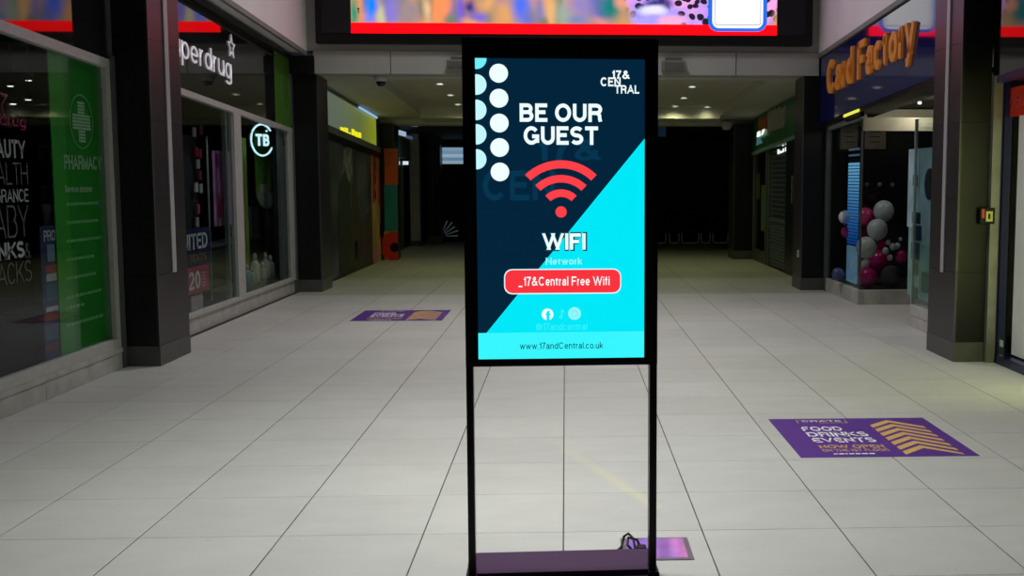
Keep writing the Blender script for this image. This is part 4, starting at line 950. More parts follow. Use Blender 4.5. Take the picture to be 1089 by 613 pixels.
cq = ony(420, 262, HY); prism('red_disc', [(max(-0.24, min(0.062, a)), b) for a, b in circ(0, 0, 0.28, 24)], (cq.x, HY-0.0205, cq.z), (1, 0, 0), (0, 0, 1), 0.003, mat('h3_red', lin(200, 36, 32), 0.5), h3)
prism('dark_disc', [(max(-0.24, min(0.062, a)), b) for a, b in circ(0, 0, 0.09, 16)], (cq.x+0.0, HY-0.0245, cq.z-0.02), (1, 0, 0), (0, 0, 1), 0.003, M_black, h3)

# beyond the passage, left
r = empty('far_shop_sign', (-3.6, 24, 2.5), 'green sloping-looking sign band beyond the far left pillar', 'sign')
box('sign_board', -3.62, -3.55, 22.3, 26.0, 2.42, 2.98, mat('far_green', lin(40, 52, 16), 0.5), r, sb=True, st=True)
M_fw = emat('far_white', (175, 200, 225), 0.75)
rectX('strip_lamp', 424, 431, 139.5, 144.5, -3.54, 0.02, M_fw, r)
rectX('strip_lamp', 432, 440, 145, 148, -3.54, 0.02, emat('far_blue_dim', (70, 95, 120), 0.7), r)
fw = empty('window_3', (-3.62, 24, 0), 'far lit shop window beyond the left passage', 'window', kind='structure')
box('pane', -3.63, -3.62, 22.3, 25.4, 0.2, 2.42, glass('far_glass', k=0.3), fw, st=True)
box('frame_post', -3.66, -3.6, 25.1, 25.25, 0, 2.42, M_alud, fw, st=True)
box('frame_post', -3.66, -3.6, 23.6, 23.7, 0, 2.42, M_pilb, fw, st=True)
box('bottom_rail', -3.66, -3.6, 22.3, 25.1, 0, 0.2, M_alud, fw)
q = ony(427.5, 160, 25.3)
o = box('window_poster', q.x-0.14, min(q.x+0.14, -3.64), 25.30, 25.31, 1.93, 2.3, mat('poster_dim', lin(120, 130, 150), 0.5, emit=lin(120, 135, 160), estr=0.35, var=0.2)); tag(o, 'small pale blue poster in the far left shop', 'poster')
q = ony(428, 173.5, 25.2)
o = box('strip_light', q.x-0.17, q.x+0.13, 25.15, 25.2, q.z-0.04, q.z+0.04, emat('strip_white', (215, 225, 235), 1.0)); tag(o, 'short bright strip lamp in the far left shop', 'lamp')
o = box('counter', -4.05, -3.75, 25.3, 25.7, 0.0, 1.75, mat('far_panel', (0.035, 0.045, 0.045), 0.6)); tag(o, 'dim grey upright panel inside the far left shop', 'panel')
o = empty('pillar', (-3.47, 26.3, 0), 'far grey pilaster past the lit shop window', 'pillar')
box('shaft', -3.60, -3.38, 26.2, 26.5, 0.12, 2.75, mat('far_pilaster', (0.45, 0.43, 0.38), 0.6), o, bevel=0.01); box('skirting', -3.61, -3.37, 26.19, 26.5, 0, 0.12, M_skirt, o)
o = empty('pillar', (-3.05, 27.2, 0), 'black pillar with a grey skirting at the far left end', 'pillar')
box('shaft', -3.30, -2.98, 27.0, 27.5, 0.2, 2.7, M_pilb, o); box('skirting', -3.32, -2.97, 26.99, 27.5, 0, 0.2, M_skirt, o); box('corner_bead', -3.17, -3.155, 26.985, 27.0, 0.2, 2.7, M_alud, o)
# end wall items
YF = 27.99
r = empty('backlit_poster', (-2.75, YF, 2.0), 'pale blue lit panel high on the far dark wall', 'poster')
A, B = ony(468.5, 157, YF), ony(494, 174.5, YF)
box('frame', A.x-0.02, B.x+0.02, YF-0.03, YF+0.01, B.z-0.02, A.z+0.02, M_black, r)
for k in range(5):
    z1 = A.z-(A.z-B.z)*k/5; z0 = A.z-(A.z-B.z)*(k+1)/5
    box('blue_band', A.x, B.x, YF-0.036, YF-0.03, z0, z1, emat('band_%d' % k, [(128, 158, 178), (110, 145, 175), (150, 175, 190), (100, 135, 165), (140, 165, 185)][k], 0.85), r)
r = empty('starburst_decal', (-2.9, YF, 0.3), 'pale half starburst of thin rays on the far dark wall', 'wall decal')
c0 = ony(469, 251.5, YF)
for k in range(6):
    a = math.radians(2+k*16.5); L0, L1 = 0.12, 0.42+0.03*(k % 2)
    u = Vector((math.cos(a), 0, math.sin(a))); vv = Vector((-math.sin(a), 0, math.cos(a)))
    prism('ray', [(L0, -0.008), (L1, -0.018), (L1, 0.018), (L0, 0.008)], c0+Vector((0, -0.002, 0)), u, vv, 0.004, mat('ray_grey', (0.22, 0.26, 0.28), 0.5, emit=(0.2, 0.26, 0.3), estr=0.12), r)
A = ony(708, 133, YE+0.3)
o = empty('hanging_sign', (1.95, YE+0.3, 2.3), 'small dim blue hanging sign beside the kiosk screen in the far dark', 'sign')
A, B = ony(698, 131, YE+0.4), ony(708, 145.5, YE+0.4)
box('board', A.x-0.3, B.x, YE+0.36, YE+0.39, B.z, A.z-0.04, mat('dim_blue', lin(26, 44, 62), 0.5, emit=lin(20, 40, 60), estr=0.35), o); box('hanger', B.x-0.2, B.x-0.17, YE+0.365, YE+0.385, A.z-0.06, A.z+0.35, M_black, o)

# row of dark seats at the far end
M_seat = mat('black_upholstery', (0.006, 0.006, 0.007), 0.7, var=0.2)
M_leg = mat('tube_steel', (0.30, 0.30, 0.29), 0.35, metal=0.5, var=0.05, emit=(0.3, 0.3, 0.28), estr=0.035)  # faint glow added to the steel so it shows in the dark
def sled(name, px0, px1, lab, wide):
    A, B = ony(px0, 259.3, 27.0), ony(px1, 259.3, 27.0); z0 = 0.0
    o = empty(name, ((A.x+B.x)/2, 27.1, 0), lab, 'chair' if wide else 'stool', 'seats at the far end')
    zt = 0.25; rr = 0.07
    P_ = [(A.x, 27.0, zt), (A.x, 27.0, z0+rr), (A.x+rr*.3, 27.0, z0+rr*.3), (A.x+rr, 27.0, z0+0.012), (B.x-rr, 27.0, z0+0.012), (B.x-rr*.3, 27.0, z0+rr*.3), (B.x, 27.0, z0+rr), (B.x, 27.0, zt)]
    tube('front_frame', P_, 0.011, M_leg, o, 6)
    tube('rear_frame', [(x, 27.45, z) for x, y, z in P_], 0.011, M_black, o, 6)
    box('seat', A.x-0.02, B.x+0.02, 26.98, 27.5, zt, zt+0.18, M_seat, o, bevel=0.02)
    if wide: box('backrest', A.x-0.02, B.x+0.02, 27.46, 27.53, zt+0.18, zt+0.6, M_seat, o, bevel=0.02)
sled('sled_chair', 692, 708, 'dark sled base chair in the far row, nearest the kiosk', True)
sled('sled_stool', 712, 722, 'dark sled base stool in the far row, second seat from the kiosk', False)
sled('sled_chair', 725, 743, 'dark sled base chair in the far row, third seat from the kiosk', True)
sled('sled_stool', 745.5, 755, 'dark sled base stool in the far row, fourth seat from the kiosk', False)
sled('sled_chair', 758, 774, 'dark sled base chair in the far row, next to the right pillar', True)

# ------------------------------------------------------------------ RIGHT PASSAGE SHOP (green sign, roller shutter)
XR = 3.6
r = empty('shop_sign', (XR, 19, 2.3), 'dark green shop sign band with a grey crown-shaped board', 'sign')
box('sign_board', XR, XR+0.06, 15.98, 21.5, 2.32, 2.94, mat('deep_green', lin(34, 104, 56), 0.45, var=0.08), r, sb=True, st=True)
box('lower_lip', XR-0.02, XR+0.06, 15.98, 21.5, 2.26, 2.32, mat('lip_teal', (0.20, 0.32, 0.30), 0.4), r, sb=True, st=True)
def RX(px, py): p = onx(px, py, XR); return (-p.y, p.z)
def rpoly(name, pts, m, par, d=0.03, off=0.0): return prism(name, [RX(*p) for p in pts], (XR-off, 0, 0), UR, UZ, d, m, par)
rpoly('crown_board', [(817.5, 141), (834, 135), (836, 112.5), (833, 116), (830.5, 112), (828, 117), (825.5, 113.5), (823, 119), (820.5, 116.5), (818, 121)], mat('crown_grey', (0.42, 0.42, 0.39), 0.6, var=0.15), r)
rpoly('orange_motif', [(808.5, 140), (816.5, 137), (816.5, 122), (813, 127), (810, 124), (808, 129)], mat('motif_orange', lin(190, 100, 34), 0.5, var=0.2), r)
M_mark = emat('white_mark', (235, 245, 240), 1.1)
rpoly('white_mark', [(807.5, 146), (810.5, 145), (810.5, 139.5), (808, 140.5)], M_mark, r, 0.02, 0.03)
rpoly('white_mark', [(812, 144), (813.5, 143), (815.5, 137.5), (813.5, 138)], M_mark, r, 0.02, 0.03)
rpoly('teal_glow', [(804.5, 155), (811, 152), (808, 146), (805.5, 140)], emat('teal_glow', (90, 140, 150), 0.4), r, 0.004, 0.0)
s = empty('roller_shutter', (XR+0.05, 18.6, 0), 'grey roller shutter with a perforated upper half under the green sign', 'shutter')
ys0, ys1 = onx(837, 220, XR+.05).y, onx(819, 220, XR+.05).y
M_sh = mat('shutter_blue_grey', (0.08, 0.11, 0.125), 0.5, metal=0.3)
zs = onx(828, 237, XR+.05).z
multi('lower_slats', [(XR+0.055-0.01*(k % 2), XR+0.08, ys0, ys1, 0.02+k*(zs-0.02)/13, 0.02+(k+0.86)*(zs-0.02)/13) for k in range(13)], M_sh, s)['kind'] = 'stuff'
box('middle_bar', XR+0.03, XR+0.08, ys0, ys1, zs, zs+0.05, mat('bar_grey', (0.07, 0.085, 0.09), 0.5), s)
bars = []
for k in range(16):
    z = zs+0.05+k*(2.18-zs-0.05)/16; bars.append((XR+0.06, XR+0.075, ys0, ys1, z, z+0.02))
for k in range(14):
    y = ys0+(ys1-ys0)*(k+0.5)/14; bars.append((XR+0.062, XR+0.073, y-0.012, y+0.012, zs+0.05, 2.18))
multi('upper_grille', bars, M_sh, s)['kind'] = 'stuff'
box('guide_rail', XR+0.065, XR+0.09, ys0-0.10, ys0, 0, 2.24, M_pilb, s); box('guide_rail', XR+0.02, XR+0.09, ys1, ys1+0.10, 0, 1.98, M_alud, s)
for a, b, c, d in ((827, 829, 159, 164), (829.5, 832, 160.5, 163), (832.5, 834, 158, 162), (835, 837.5, 156.5, 161), (832, 833.5, 153, 155.5), (835.5, 836.5, 152, 154)):
    rectX('lit_mark', a, b, c, d, XR+0.055, 0.004, M_mark, s)
d_ = empty('door_1', (XR, 20.6, 0), 'dark glazed door with posters beside the roller shutter', 'door', kind='structure')
yd0, yd1 = ys1+0.14, 21.46
box('frame', XR, XR+0.08, yd0, yd0+0.09, 0, 2.3, M_alud, d_, st=True); box('frame', XR, XR+0.08, yd1-0.09, yd1, 0, 2.3, M_alud, d_, st=True)
box('bottom_rail', XR+0.01, XR+0.07, yd0+0.09, yd1-0.09, 0, 0.22, mat('door_rail', (0.06, 0.07, 0.065), 0.5), d_)
box('pane', XR+0.03, XR+0.04, yd0+0.09, yd1-0.09, 0.22, 2.3, glass('far_glass', k=0.3), d_, st=True)
o = rectX('window_poster', 809.5, 814.5, 197, 246, XR+0.028, 0.004, mat('poster_green_dim', lin(70, 96, 60), 0.5, var=0.4, scale=6)); tag(o, 'dim green and white poster on the dark door beside the shutter', 'poster')
o = rectX('window_poster', 804, 808, 184, 212, XR+0.028, 0.004, mat('poster_olive', lin(66, 74, 22), 0.5, var=0.3)); tag(o, 'narrow olive poster on the dark door near the far pillar', 'poster')
o = box('shutter_box', XR-0.0, XR+0.3, 15.98, ys0-0.1, 0.0, 2.26, M_pilb, st=True); tag(o, 'black side panel between shutter and right passage pillar', 'panel')
o = rectX('handle_bar', 843.2, 844.6, 187, 217, XR-0.001, 0.03, mat('chrome_bar', (0.5, 0.5, 0.5), 0.25, metal=0.8)); tag(o, 'short bright vertical bar beside the right passage pillar', 'handle')

# ------------------------------------------------------------------ RIGHT MIDDLE SHOP (navy fascia, balloons)
XF = 3.48
f = empty('sign_fascia', (XF, 12.6, 2.2), 'navy blue glossy sign band with big orange lettering', 'fascia')
yc0, yc1 = 9.88, YB
zf = onx(935, 105.7, XF); zf0 = zf.z-dz(zf.y)
box('board', XF, XF+0.05, yc0, yc1, zf0, ZU-0.04, M_navyf, f, sb=True, st=True)
box('lower_trim', XF+0.01, XF+0.35, yc0, yc1, zf0-0.05, zf0-0.003, M_black, f, sb=True, st=True)
box('side_return', XF, XF+0.05, YB-0.03, YB+0.02, zf0-0.03, ZU-0.05, M_navyf, f)
lc = onx(886, 100, XF); yL, yR = onx(881.5, 82, XF).y, onx(975, 50, XF).y
wt = yL-yR; capz = onx(886, 64, XF).z-lc.z
M_or = mat('orange_letter', lin(205, 128, 44), 0.45, var=0.05, emit=lin(205, 128, 44), estr=0.10)
Vg = glyphs('Card Factory', 0.03)[0]; gy0, gy1 = min(p.y for p in Vg), max(p.y for p in Vg)
Cg = glyphs('C', 0.03)[0]; cb0, cb1 = min(p.y for p in Cg), max(p.y for p in Cg)
kz = capz/(cb1-cb0)
letters('letter', 'Card Factory', (XF-0.002, yL, lc.z-(cb0-gy0)*kz), URs, UZ, wt, (gy1-gy0)*kz, M_or, f, 0.03, 0.03)
tl = ons(907, 113, zf0-0.052)
rr_ = empty('soffit_lamp', (XF+0.2, 13.6, 2.15), 'yellow glowing lamp under the navy sign band', 'lamp')
A, B = onx(899, 117, XF+0.02).y, onx(915, 110, XF+0.02).y
box('glow', XF-0.004, XF+0.02, B, A, zf0-0.045, zf0-0.012, emat('yellow_lamp', (235, 235, 90), 1.0), rr_, sb=True, st=True)
box('body', XF+0.02, XF+0.07, B, A, zf0-0.10, zf0-0.05, M_black, rr_, sb=True, st=True)

XW = 3.58; YW = 13.52; XQ = 4.55
w = empty('window_4', (XW, 14.4, 0), 'corner display window holding balloons under the navy sign', 'window', kind='structure')
zt_ = zf0-0.05
box('side_pane', XW+0.02, XW+0.03, YW+0.03, YB-0.12, 0.185, zt_, M_glass, w, st=True)
box('front_pane', XW+0.03, XQ, YW+0.02, YW+0.03, 0.185, 2.12, M_glass, w)
box('jamb', XW-0.01, XW+0.05, YB-0.12, YB-0.03, 0, zt_, M_alud, w, st=True)
box('corner_post', XW+0.012, XW+0.034, YW+0.012, YW+0.034, 0.185, 2.12, M_alud, w)
box('head_rail', XW+0.03, XQ, YW, YW+0.07, 2.12, 2.28, mat('cream_head', (0.40, 0.38, 0.30), 0.6), w)
box('head_rail', XW+0.0, XW+0.07, YW, YB-0.12, zt_-0.045, zt_, M_alu, w, sb=True, st=True)
p_ = empty('trim_7', (XW, 14.4, 0), 'pale plinth under the balloon window', 'plinth', kind='structure')
box('plinth_side', XW, XW+0.06, YW+0.0, YB-0.03, 0, 0.18, M_marble, p_, bevel=0.003)
box('plinth_front', XW+0.062, XQ+0.2, YW, YW+0.06, 0, 0.18, M_marble, p_, bevel=0.003)
box('plinth_deck', XW+0.06, XQ+0.2, YW+0.06, YB, 0.10, 0.175, mat('deck_dark', (0.05, 0.05, 0.055), 0.6), p_)
# interior: pale beam, back wall, framed cards
o = box('wall_card_shop', 3.9, 6.2, 15.2, 15.3, 0.18, 2.9, mat('card_shop_wall', (0.02, 0.02, 0.022), 0.7)); tag(o, 'dark back wall of the balloon window', 'wall', kind='structure')
A, B = ony(915, 118, 14.9), ony(975, 128, 14.9)
o = box('ceiling_beam', 3.7, 5.6, 14.2, 14.5, 2.28, 2.42, mat('cream_beam', (0.42, 0.40, 0.32), 0.6)); tag(o, 'cream ceiling beam inside the balloon window', 'beam')
o = box('ceiling_inner', 3.66, 6.2, 10.2, 15.2, 2.50, 2.54, mat('cream_ceiling', (0.42, 0.40, 0.32), 0.7), st=True, sb=True); tag(o, 'dim cream ceiling inside the card shop', 'ceiling', kind='structure')
for xa, xb, lab in ((895.5, 913.5, 'left of two'), (921.5, 943.5, 'right of two')):
    A, B = ony(xa, 132.5, 15.1), ony(xb, 158.5, 15.1)
    r = empty('wall_picture', ((A.x+B.x)/2, 15.2, B.z), 'tall beige card poster hanging above the balloons, '+lab, 'poster', 'beige posters above the balloons')
    box('sheet', A.x, B.x, 15.17, 15.2, B.z, A.z, mat('beige_print', lin(165, 146, 128), 0.6, var=0.15), r)
    box('border', A.x-0.03, B.x+0.03, 15.18, 15.2, B.z-0.03, A.z+0.03, M_black, r)
    for k in range(3): box('printed_line', A.x+0.06, A.x+0.06+(B.x-A.x)*0.5, 15.166, 15.17, A.z-0.10-k*0.07, A.z-0.085-k*0.07, mat('faded_line', lin(70, 60, 54), 0.6), r)
# upright column of glowing blue bars
A, B = onx(903.5, 172, XW+0.14), onx(912.5, 258, XW+0.14)
r = empty('blue_column', (XW+0.14, (A.y+B.y)/2, 0.18), 'glowing blue striped column in the corner window', 'light column')
zb_, zt2 = onx(908, 260, XW+.14).z, onx(908, 172.5, XW+.14).z
n = 26
for k in range(n):
    z0 = zb_+(zt2-zb_)*k/n; t = k/(n-1)
    c_ = [int(a+(b-a)*t) for a, b in zip((14, 70, 150), (130, 205, 250))]
    box('blue_bar', XW+0.125, XW+0.14, B.y, A.y, z0, z0+(zt2-zb_)/n*0.72, emat('blue_bar_%d' % k, c_, 0.95), r)
box('backing', XW+0.14, XW+0.16, B.y, A.y, 0.18, zt2+0.05, mat('column_back', lin(20, 36, 60), 0.4), r)
for k in range(2): box('blue_bar', XW+0.125, XW+0.14, B.y, A.y, zt2+0.075+k*0.075, zt2+0.10+k*0.075, emat('blue_top', (96, 130, 150), 0.6), r)
zl0, zl1 = 0.2, onx(908, 262, XW+.14).z
box('lower_panel', XW+0.125, XW+0.14, B.y, A.y, zl0, zl1, mat('lower_pale', lin(120, 160, 185), 0.5, emit=lin(95, 135, 165), estr=0.5, var=0.25, scale=5), r)

M_bw = mat('balloon_white', (0.62, 0.60, 0.63), 0.28, var=0.02); M_bp = mat('balloon_pink', lin(215, 60, 128), 0.25, var=0.03)
M_bm = mat('balloon_magenta', lin(190, 18, 108), 0.22, var=0.03); M_bg = mat('balloon_grey', (0.20, 0.19, 0.22), 0.3, var=0.03); M_bb = mat('balloon_blue', lin(60, 74, 120), 0.25, var=0.35, scale=9)
BAL = [(939.8, 224.7, 11.0, 13.95, M_bw, 'large white balloon, topmost of the cluster'), (933, 244.3, 11.0, 13.80, M_bw, 'large white balloon under the topmost white one'),
       (921.4, 263.4, 11.2, 13.78, M_bw, 'large white balloon in the middle left of the cluster'), (920, 231, 10, 14.15, M_bp, 'pink balloon left of the topmost white one'),
       (917.5, 249, 9, 14.3, M_bp, 'dusky pink balloon behind the blue column'), (934.5, 277, 10.5, 14.1, M_bm, 'magenta balloon in the lower middle of the cluster'),
       (922.6, 297.5, 10.5, 13.78, M_bm, 'glossy magenta balloon at the bottom of the cluster'), (947, 296, 10.5, 13.95, M_bg, 'grey balloon low on the right of the cluster'),
       (917, 283, 9.5, 14.2, M_bw, 'white balloon low on the left of the cluster'), (958.6, 273, 6.8, 13.75, M_bm, 'small shiny magenta balloon right of the cluster'),
       (936, 263, 7.5, 14.25, M_bm, 'dark magenta balloon behind the small white ones'), (898.5, 231, 6.8, 14.5, M_bw, 'white balloon seen left of the blue column'), (900, 247, 6, 14.6, M_bp, 'pinkish balloon seen left of the blue column'),
       (891, 291.5, 6.5, 14.3, M_bb, 'blue mottled balloon low at the left of the window'), (925, 210, 8, 14.5, mat('balloon_dusky', lin(84, 34, 56), 0.4), 'dusky balloon above the pink one'),
       (949.5, 262.5, 3.6, 13.72, M_bw, 'tiny white balloon, upper one of a flower'), (954.5, 261.5, 3.2, 13.76, M_bw, 'tiny white balloon, right one of a flower'), (941.8, 267, 3.6, 13.72, M_bw, 'tiny white balloon, left one of a flower'),
       (946.5, 274, 3.2, 13.72, M_bw, 'tiny white balloon, lowest one of a flower'), (944.5, 258, 2.7, 13.74, M_bw, 'tiny white balloon, top left one of a flower'), (957.7, 254.5, 2.0, 13.74, M_bw, 'tiniest white balloon by itself, right of the flower')]
for px, py, rp_, Y, m, lab in BAL:
    c = ony(px, py, Y); rad = rp_*Y/1190
    if c.z-rad*1.05 < 0.19: c.z = 0.19+rad*1.05
    o = ball('balloon', c, rad, m, None, 1.06, knot=True); tag(o, lab, 'balloon', 'balloons in the corner window')
for px in (922, 935.5, 949):
    c = ony(px, 196.5, 14.6)
    o = ball('balloon', c, 0.03, M_bw, None, 1.0, 10, 8); tag(o, 'little pale ball in a row of three above the balloons, '+{922: 'left', 935.5: 'middle', 949: 'right'}[px], 'ball', 'row of three little balls')
r = empty('balloon_stand', (4.0, 14.4, 0.175), 'thin dark stand carrying the balloon cluster', 'stand')
lathe('base', [(0.16, 0), (0.16, 0.012), (0.02, 0.02)], (4.02, 14.5, 0.175), M_black, r); tube('rod', [(4.02, 14.5, 0.19), (4.0, 14.45, 0.9), (3.98, 14.4, 1.6)], 0.008, M_black, r, 6)

# near glass panel with pale blue posters, next to the near right pillar
y0_, y1_ = 10.85, 11.48
w = empty('window_5', (3.6, 11.2, 0), 'narrow glass side panel with pale blue posters by the near right pillar', 'window', kind='structure')
box('pane', 3.61, 3.62, 9.9, y1_, 0.235, 2.15, M_glass, w)
box('edge_strip', 3.6, 3.63, y1_-0.012, y1_+0.006, 0.235, 2.15, mat('glass_edge', (0.35, 0.45, 0.44), 0.2), w)
p_ = empty('trim_8', (3.6, 11.2, 0), 'white two-course plinth under the narrow glass side panel', 'plinth', kind='structure')
box('plinth_course', 3.595, 3.9, 9.9, y1_, 0, 0.115, mat('white_plinth', (0.52, 0.51, 0.49), 0.5), p_, bevel=0.002)
box('plinth_course', 3.595, 3.9, 9.9, y1_, 0.12, 0.235, mat('white_plinth', (0.52, 0.51, 0.49), 0.5), p_, bevel=0.002)
r = empty('blue_poster', (3.66, 11.0, 0.24), 'pale blue poster panel with dark picture blocks behind the glass', 'poster')
rectX('sheet', 966.5, 992, 158, 243, 3.66, 0.01, mat('pale_teal_print', lin(165, 200, 210), 0.5, var=0.25, scale=3), r)
rectX('sheet', 966.5, 992, 243, 318, 3.66, 0.01, mat('mid_teal_print', lin(130, 176, 170), 0.5, var=0.3, scale=4), r)
for a, b, c, d, cc_ in ((970, 979, 226, 238, (22, 44, 66)), (970, 980, 240, 256, (18, 40, 78)), (969, 978, 258, 276, (26, 56, 84)), (970, 977, 280, 292, (120, 140, 70)), (970, 977, 294, 304, (190, 205, 190)), (969, 976, 306, 318, (80, 120, 60)), (981, 990, 244, 262, (150, 180, 190)), (980, 990, 290, 312, (66, 108, 92)), (971, 976, 186, 198, (30, 34, 40))):
    rectX('picture_block', a, b, c, d, 3.65, 0.003, mat('pb_%d_%d_%d' % cc_, lin(*cc_), 0.5, var=0.2), r)
c0 = onx(988.5, 196, 3.649); prism('dark_disc', circ(0, 0, 0.16, 24), (3.65, c0.y, c0.z), UR, UZ, 0.003, mat('disc_dark', lin(40, 48, 58), 0.5), r)
for px, py, lab in ((977.5, 92.5, 'upper'), (978, 110, 'lower')):
    p = onx(px, py, 4.2)
    o = empty('shop_spot', p, 'tiny white spot glowing in the card shop, %s of two' % lab, 'spotlight', 'spots in the card shop')
    lathe('lamp', [(0.022, 0.02), (0.022, -0.008), (0.01, -0.010)], p, M_spot, o, 10)
    tube('drop_rod', [p+Vector((0, 0, 0.02)), Vector((p.x, p.y, max(p.z+0.03, 2.50+dz(p.y))))], 0.004, M_black, o, 6)

ld = bpy.data.lights.new('card_shop_added_light', 'POINT'); ld.energy = 8.0; ld.color = (1.0, 0.93, 0.75); ld.shadow_soft_size = 0.05  # added light near the lower spot, brightens ceiling, posters and balloons
lo = bpy.data.objects.new('card_shop_added_light', ld); COL.objects.link(lo); lo.location = onx(978, 110, 4.2)+Vector((0.1, 0, -0.06))

# ------------------------------------------------------------------ RIGHT NEAR SHOP (navy door frame, red sign, white panel)
XV = 3.60
f = empty('sign_fascia', (XV, 6.8, 2.4), 'black glossy sign band above the red sign doorway', 'fascia')
zq = onx(1075, 84, XV); zq0 = zq.z-dz(zq.y)
M_navy = mat('navy_frame', lin(12, 20, 70), 0.3, var=0.1)
XK = 3.40                      # the sign band stands proud of the door
zk = onx(1075, 84, XK); zk0 = zk.z-dz(zk.y)
box('glass_board', XK, XK+0.04, 3.6, 8.74, zk0+0.05, ZU-0.06, M_fasc, f, sb=True, st=True)
box('navy_canopy', XK-0.02, XK+0.05, 3.6, 8.74, zk0, zk0+0.05, M_navy, f, sb=True, st=True)
box('soffit', XK+0.05, XV+0.05, 3.6, 8.74, zk0+0.02, zk0+0.04, M_black, f, sb=True, st=True)
box('end_cheek', XK+0.04, XV+0.05, 8.72, 8.74, zk0+0.05, ZU-0.06, M_black, f, sb=True, st=True)
d_ = empty('door_2', (XV, 7.5, 0), 'navy framed glass doorway beside the near right pillar', 'door', kind='structure')
yj = lambda px: onx(px, 250, XV).y
ja, jb, jc, jd = yj(1047.5), yj(1053), yj(1059), yj(1066)
box('steel_jamb', 3.506, XV-0.004, 9.11, 9.86, 0.0, zq0+0.04, mat('steel_jamb', (0.30, 0.29, 0.24), 0.30, metal=0.5), d_, st=True)
box('outer_frame', XV-0.02, XV+0.05, jc, 9.105, 0.0, zq0, M_navy, d_, st=True)
box('inner_frame', XV-0.01, XV+0.05, jd, jc-0.004, 0.0, zq0, M_navy, d_, st=True)
box('threshold', XV-0.02, XV+0.05, 3.6, jd, 0.0, 0.075, M_navy, d_)
box('pane', XV+0.02, XV+0.028, 3.6, jd, 0.075, zq0, glass('clear_glass', (0.95, 0.96, 0.95), 0.01, 0.3), d_, st=True)
o = box('blind_panel', XV+0.10, XV+0.12, 3.6, jd-0.02, 0.08, 2.0, mat('frosted_white', (0.75, 0.75, 0.73), 0.6, var=0.06, scale=2, emit=(1.0, 0.97, 0.9), estr=0.13), None, st=True); tag(o, 'large plain white screen panel inside the navy doorway', 'panel')  # faint glow added to the panel in place of light falling on it
r = empty('door_sign', (XV, 8.2, 2.1), 'red sign with thin round emblem above the white panel', 'sign')
A = onx(1070, 110, XV+0.015); zt3, zb3 = onx(1080, 92, XV+.015).z, onx(1080, 123, XV+.015).z
box('board', XV+0.03, XV+0.06, 7.42, A.y, zb3, zt3, mat('sign_red', lin(190, 34, 18), 0.5, emit=lin(190, 30, 14), estr=0.12, var=0.1), r)
M_lp = mat('sign_pink_line', lin(215, 120, 110), 0.5, var=0)
c0 = onx(1073.8, 108.5, XV+.03); hR = (zt3-zb3)*0.38
ribbon('ring', circ(0, 0, hR, 28), circ(0, 0, hR*0.88, 28), (XV+0.03, c0.y, c0.z), UR, UZ, 0.002, M_lp, r)
prism('emblem_stroke', [(-hR*.62, hR*.05), (-hR*.5, hR*.12), (-hR*.15, -hR*.4), (hR*.55, hR*.62), (hR*.66, hR*.55), (-hR*.12, -hR*.68)], (XV+0.03, c0.y, c0.z), UR, UZ, 0.002, M_lp, r)
c1 = onx(1082.4, 106.5, XV+.03); ribbon('ring', circ(0, 0, hR*.62, 24), circ(0, 0, hR*.5, 24), (XV+0.03, c1.y, c1.z), UR, UZ, 0.002, M_lp, r)
prism('ring_bar', [(-hR*.5, -hR*.06), (hR*.5, -hR*.06), (hR*.5, hR*.06), (-hR*.5, hR*.06)], (XV+0.03, c1.y, c1.z), UR, UZ, 0.002, M_lp, r)
textX('letter', 'A', 1087, 1096, 96, 112, XV+.03, M_lp, r, 0.0, 0.002)
# assumed yellow-green tube of that shop, out of view: it washes jamb, pillar and floor
sl = empty('assumed_tube_lamp', (3.66, 7.3, 0.1), 'assumed upright yellow tube lamp inside the near right shop window, out of view', 'lamp')
lathe('tube', [(0.018, 0.3), (0.018, 2.1)], (3.665, 7.3, 0), emat('assumed_tube_yellow', (235, 245, 120), 1.5), sl, 12)
box('socket', 3.64, 3.69, 7.275, 7.325, 0.08, 0.3, M_black, sl); box('socket', 3.64, 3.69, 7.275, 7.325, 2.1, 2.18, M_black, sl)
ld = bpy.data.lights.new('assumed_tube_light', 'AREA'); ld.shape = 'RECTANGLE'; ld.size = 0.05; ld.size_y = 1.7; ld.energy = 13; ld.color = (0.90, 1.0, 0.30)  # light of the assumed tube, tints pillar and floor yellow-green
lo = bpy.data.objects.new('assumed_tube_light', ld); COL.objects.link(lo); lo.location = (3.64, 7.34, 1.2)
lo.rotation_euler = Vector((-0.5, 1.0, 0)).to_track_quat('-Z', 'Y').to_euler()
# card reader on the jamb
YD = 9.165
A, B = ony(1042.5, 221, YD-0.06), ony(1058, 238.5, YD-0.06)
r = empty('card_reader', ((A.x+B.x)/2, YD, B.z), 'small black box with red and yellow labels on the near right pillar edge', 'card reader')
box('case', A.x, B.x, YD-0.06, YD, B.z, A.z, M_black, r, bevel=0.006)
w_ = B.x-A.x
box('red_label', A.x+w_*.12, A.x+w_*.30, YD-0.062, YD-0.06, B.z+0.05, A.z-0.012, mat('label_red', lin(190, 60, 40), 0.5, emit=lin(190, 60, 40), estr=0.2), r)
box('yellow_label', A.x+w_*.40, A.x+w_*.84, YD-0.062, YD-0.06, B.z+0.022, A.z-0.03, mat('label_yellow', lin(190, 190, 90), 0.5, emit=lin(190, 190, 90), estr=0.2), r)
box('label_mark', A.x+w_*.54, A.x+w_*.68, YD-0.063, YD-0.062, B.z+0.042, A.z-0.05, M_black, r)
o = empty('door_sticker', (XV-0.012, 8.5, 0.2), 'tiny green and white sticker low on the navy door frame', 'sticker')
A = onx(1062, 372, XV-.012).y; B = onx(1067.5, 372, XV-.012).y; zt4, zb4 = onx(1065, 358, XV-.012).z, onx(1065, 384, XV-.012).z
